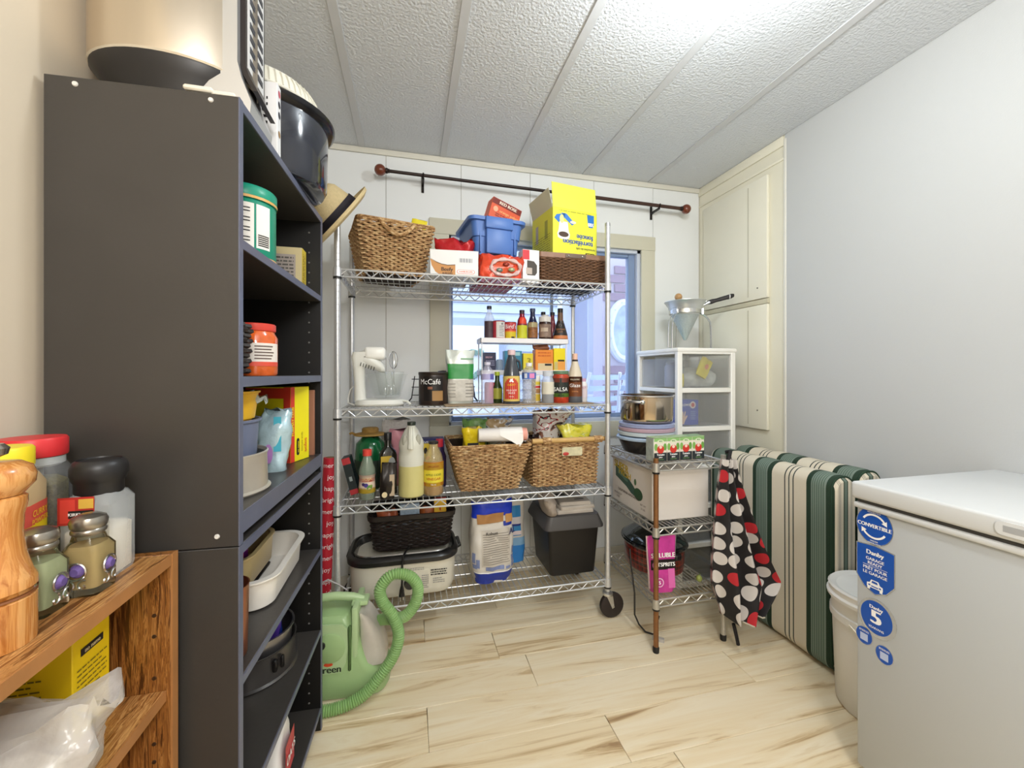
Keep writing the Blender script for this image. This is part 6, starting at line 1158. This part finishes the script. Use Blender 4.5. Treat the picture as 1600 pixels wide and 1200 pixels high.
# ------------------------------------------------------------------ on top of the drawer tower
ZD = 1.2885
t = thing('food_mill', 'aluminium cone strainer with black handle on a wire stand, on the drawer tower', 'strainer', (1.545, 2.075, ZD))
al = M('cdd0d1', .35, .65, .06, 20)
turned('cone', [(.003, .055), (.008, .056), (.035, .115), (.072, .195), (.075, .20)], M('bcc4c6', .4, .6, .12, 160, bump=.5, bscale=420), t, 40, cap=False)
turned('bowl', [(.075, .198), (.078, .20), (.084, .222), (.088, .228), (.092, .245), (.110, .272), (.114, .274), (.114, .277), (.108, .275), (.088, .248), (.074, .205)], al, t, 48, cap=False); turned('ring', [(.083, .205), (.0875, .207), (.0875, .227), (.083, .229)], M('d2d3d2', .25, .9), t, 44, cap=False)
for k, a in enumerate((200, 330, 80)):
    c, s = math.cos(R(a)), math.sin(R(a)); m = MB()
    for w in (-.012, .012):
        L_ = lambda r, z: (r*c-w*s, r*s+w*c, z); m.tube([L_(.086, .205), L_(.10, .197), L_(.118, .180), L_(.132, .155), L_(.136, .12), L_(.138, .003)], .0028, 7)
    L2 = lambda w: (.138*c-w*s, .138*s+w*c, .004); m.tube([L2(-.012), L2(.012)], .0035, 6)
    g_ = m.build('leg', CHROME, t); MB().box(-.006, .006, -.016, .016, .198, .236, .002, 1, mat=Matrix.Rotation(R(a), 4, 'Z') @ Matrix.Translation((.092, 0, 0))).build('clip', M('c9cdd2', .25, .9), g_)
hx = MB().cyl((.095, -.03, .255), (.125, -.05, .272), .009, .010, 10).build('handle_tang', CHROME, t)
m = MB().loft([[(.118+.115*k, -.045-.055*k+a*.9, .270+.034*k+b) for a, b in rrect(w, h, .008, 4)] for k, w, h in ((0, .018, .024), (.15, .02, .028), (.35, .018, .022), (.5, .02, .024), (.75, .021, .025), (.95, .022, .027), (1.05, .016, .02))]).build('handle', M('1a1719', .35), t)
MB().loft([[(.118+.115*k, -.045-.055*k+a*.9, .270+.034*k+b) for a, b in rrect(.0235, .0285, .008, 4)] for k in (.84, .88)]).build('handle_ring', CHROME, t)
t = thing('wooden_pestle', 'wooden pestle standing in the cone strainer, round end up', 'pestle', (1.487, 2.055, ZD+.279)); MB().sphere((0, 0, .02), .0205, 18, 12).build('knob', M('b78f5e', .45, var=.1, scale=30), t); MB().cyl((.0, 0, .003), (.035, .012, -.13), .010, .018, 14).build('shaft', M('b78f5e', .45, var=.1, scale=30), t)
t = thing('green_sheet', 'thin green sheet under the strainer on the drawer tower top', 'mat', (1.50, 2.07, ZD-.0002)); MB().box(-.12, .09, -.14, .14, .0002, .0012).build('sheet', M('7fae8c', .6), t)
# things seen through the smoky drawers
zt = .048+.2057*5+.003
t = thing('yellow_drawer_packet', 'yellow packet seen through the front of the top drawer', 'packet', (1.545, 1.945, zt+.055), 0, None, 0, 28); sack(t, 'packet', .075, .02, .105, M('e8d81c', .4), 3, .3, .006); decal(t, 'orange_spot', (0, -.012, .06), *FR, .024, .03, M('e88a4c', .5), 'oval', .004)
t = thing('yellow_drawer_packet', 'small yellow packet at the left edge of the top drawer', 'packet', (1.425, 1.95, zt), 0); sack(t, 'packet', .035, .02, .07, M('e8d81c', .4), 5, .5, .003)
t = thing('clear_drawer_bag', 'pale plastic bag lying behind the yellow packet in the top drawer', 'bag', (1.59, 2.05, zt)); sack(t, 'bag', .20, .13, .10, M('cfd4d0', .3, 0, .15, 30, bump=.4, bscale=35), 6, .4, .02, n=34)
t = thing('drawer_jar', 'round dark jar seen through the clear side of the top drawer', 'jar', (1.432, 2.04, zt)); turned('jar', [(.001, 0), (.036, 0), (.038, .005), (.038, .11), (.03, .12), (.001, .12)], M('8a8c9a', .3), t, 26); turned('lid', [(.031, .12), (.032, .134), (.001, .135)], GREY, t, 24)
zt2 = .048+.2057*4+.003
t = thing('glove_carton', 'blue disposable glove carton with hand picture in the second drawer', 'box', (1.455, 1.975, zt2), 0); MB().box(-.065, .065, -.045, .045, 0, .135, .001, 1).build('box', M('2146b8', .4), t)
hp = [(-.3, -.5), (.1, -.5), (.25, -.2), (.5, .1), (.42, .2), (.22, .05), (.3, .45), (.18, .5), (.08, .12), (.02, .48), (-.1, .46), (-.1, .1), (-.22, .38), (-.32, .34), (-.26, .02), (-.44, .2), (-.5, .12), (-.38, -.2)]
decal(t, 'hand_print', (-.03, -.045, .04), *FR, .055, .07, M('e8c4b0', .5), hp); decal(t, 'white_badge', (.03, -.045, .108), *FR, .036, .038, M('e8dcd8', .5), 'pill'); decal(t, 'red_mark', (.03, -.045, .108), *FR, .02, .022, RED, 'oval', .0012); letter(t, 'GLOVES', .017, (-.018, -.0455, .108), *FR, WT, 1.4); small_print(t, (.03, -.0455, .05), *FR, .03, .05, 5, M('8aa0e0', .5))
t = carton('red_drawer_carton', 'red carton behind the glove box in the second drawer', 'box', (1.55, 2.08, zt2), .13, .06, .11, M('b8483c', .5))
# ------------------------------------------------------------------ green carpet cleaner
gcl = M('9fbe86', .32, var=.02); gdk = M('86a66c', .35, var=.02); gl = M('b4cf9c', .32, var=.02)
t = thing('carpet_cleaner', 'green portable carpet cleaner with clear tank on the floor in front of the rack', 'carpet cleaner', (-.235, 1.635, 0), -4)
MB().loft([[(x+a, b, z) for a, b in rrect(w, d, rr_, 6)] for z, x, w, d, rr_ in ((.004, .0, .31, .15, .05), (.02, 0, .33, .165, .06), (.08, -.002, .325, .165, .06), (.11, -.03, .26, .155, .03), (.22, -.045, .20, .145, .03), (.275, -.05, .17, .13, .03), (.285, -.05, .15, .11, .03))]).build('body', gcl, t)
tk = []
for z, x0, x1 in ((.100, .062, .155), (.14, .062, .150), (.19, .062, .136), (.23, .062, .118), (.265, .062, .094), (.285, .062, .070)):
    w = x1-x0; tk.append([((x0+x1)/2+a, b, z) for a, b in rrect(w, .128-.2*max(0, z-.2), min(.03, w*.45), 5)])
MB().loft(tk).build('clear_tank', M('d8d2c8', .15, 0, .14, 14, alpha=.88, coat=.6), t)
MB().box(.040, .062, -.076, .076, .085, .318, .006).build('tank_frame', gl, t)
m = MB(); m.tube([(-.15, 0, .305), (-.10, 0, .325), (-.03, 0, .33), (.03, 0, .322), (.07, 0, .312)], [.012, .015, .015, .015, .011], 10); m.build('carry_handle', gl, t); MB().box(.03, .088, -.03, .03, .298, .316, .006).build('handle_latch', gl, t)
MB().tube([(-.14, 0, .22), (-.155, 0, .27), (-.15, 0, .305)], .013, 8).build('handle_post', gcl, t)
fp = [(-.15, .10), (.005, .10), (.022, .13), (.030, .18), (.028, .25), (.01, .268), (-.15, .275)]
MB().prism(fp, -.004, .004, Matrix.Translation((0, -.079, 0)) @ Matrix.Rotation(R(90), 4, 'X')).build('front_panel', gl, t)
MB().lathe([(.05, .0), (.052, .003), (.048, .005), (.001, .006)], 30, mat=Matrix.Translation((-.03, -.083, .19)) @ Matrix.Rotation(R(90), 4, 'X')).build('round_emblem', gcl, t); MB().lathe([(.012, 0), (.012, .008), (.001, .008)], 18, mat=Matrix.Translation((-.055, -.087, .205)) @ Matrix.Rotation(R(90), 4, 'X')).build('power_switch', M('2a2c2a', .4), t)
letter(t, 'little', .030, (-.045, -.0835, .152), *FR, M('2e3a2a', .5), 1.8); decal(t, 'red_blob', (-.035, -.0835, .133), *FR, .03, .014, M('d8502c', .5), 'oval'); letter(t, 'green', .034, (-.03, -.0838, .115), *FR, M('2e3a2a', .5), 1.8)
MB().box(.030, .040, -.085, -.07, .10, .26, .004, 1).build('dark_seam', M('4f6a3c', .5), t)
MB().box(-.135, -.105, -.092, -.075, .006, .026, .003, 1).build('cord_clip', gdk, t)
# the ribbed hose: a smooth path with ridges
def catmull(P, k):
    out = []
    for i in range(len(P)-1):
        p0, p1, p2, p3 = Vector(P[max(i-1, 0)]), Vector(P[i]), Vector(P[i+1]), Vector(P[min(i+2, len(P)-1)])
        for j in range(k):
            u = j/k; out.append(.5*((2*p1)+(-p0+p2)*u+(2*p0-5*p1+4*p2-p3)*u*u+(-p0+3*p1-3*p2+p3)*u**3))
    out.append(Vector(P[-1])); return out
HP = [(-.42, 1.512, .017), (-.33, 1.500, .017), (-.235, 1.498, .018), (-.155, 1.508, .04), (-.095, 1.520, .095), (-.052, 1.528, .155), (-.038, 1.530, .220), (-.058, 1.532, .285), (-.094, 1.530, .345), (-.100, 1.530, .392), (-.062, 1.532, .432), (-.006, 1.538, .422), (.028, 1.545, .375), (.022, 1.552, .315), (-.012, 1.562, .265), (-.052, 1.598, .238), (-.095, 1.632, .222), (-.13, 1.638, .215)]
C_ = catmull(HP, 60); RS = []; d_ = 0
for i, p in enumerate(C_):
    if i: d_ += (p-C_[i-1]).length
    RS.append(.0185+.0026*math.sin(2*math.pi*d_/.0078))
hs_ = MB().tube([tuple(p) for p in C_], RS, 12).build('hose', M('8fb474', .4, var=.02), t)
hs_.matrix_parent_inverse = (Matrix.Translation((-.235, 1.635, 0)) @ Matrix.Rotation(R(-4), 4, 'Z')).inverted()
t = thing('grey_cable', 'thin pale grey cable beside the green cleaner, behind the bookcase', 'cord', (-.34, 1.72, 0)); MB().tube([(-.03, .0, .004), (-.03, .01, .16), (.0, .015, .335), (.03, .02, .345), (.07, .02, .32), (.10, .03, .29)], .003, 6).build('cable', M('b9b4b4', .5), t)
# everyday categories for the jars, cans and shakers made by the bottle builder
for n_, c_ in (('chocolate_jar', 'jar'), ('salsa_jar', 'jar'), ('yellow_label_jar', 'jar'), ('pepper_shaker', 'shaker'), ('red_can', 'can'), ('yellow_label_jar', 'jar')):
    bpy.data.objects[n_]['category'] = c_
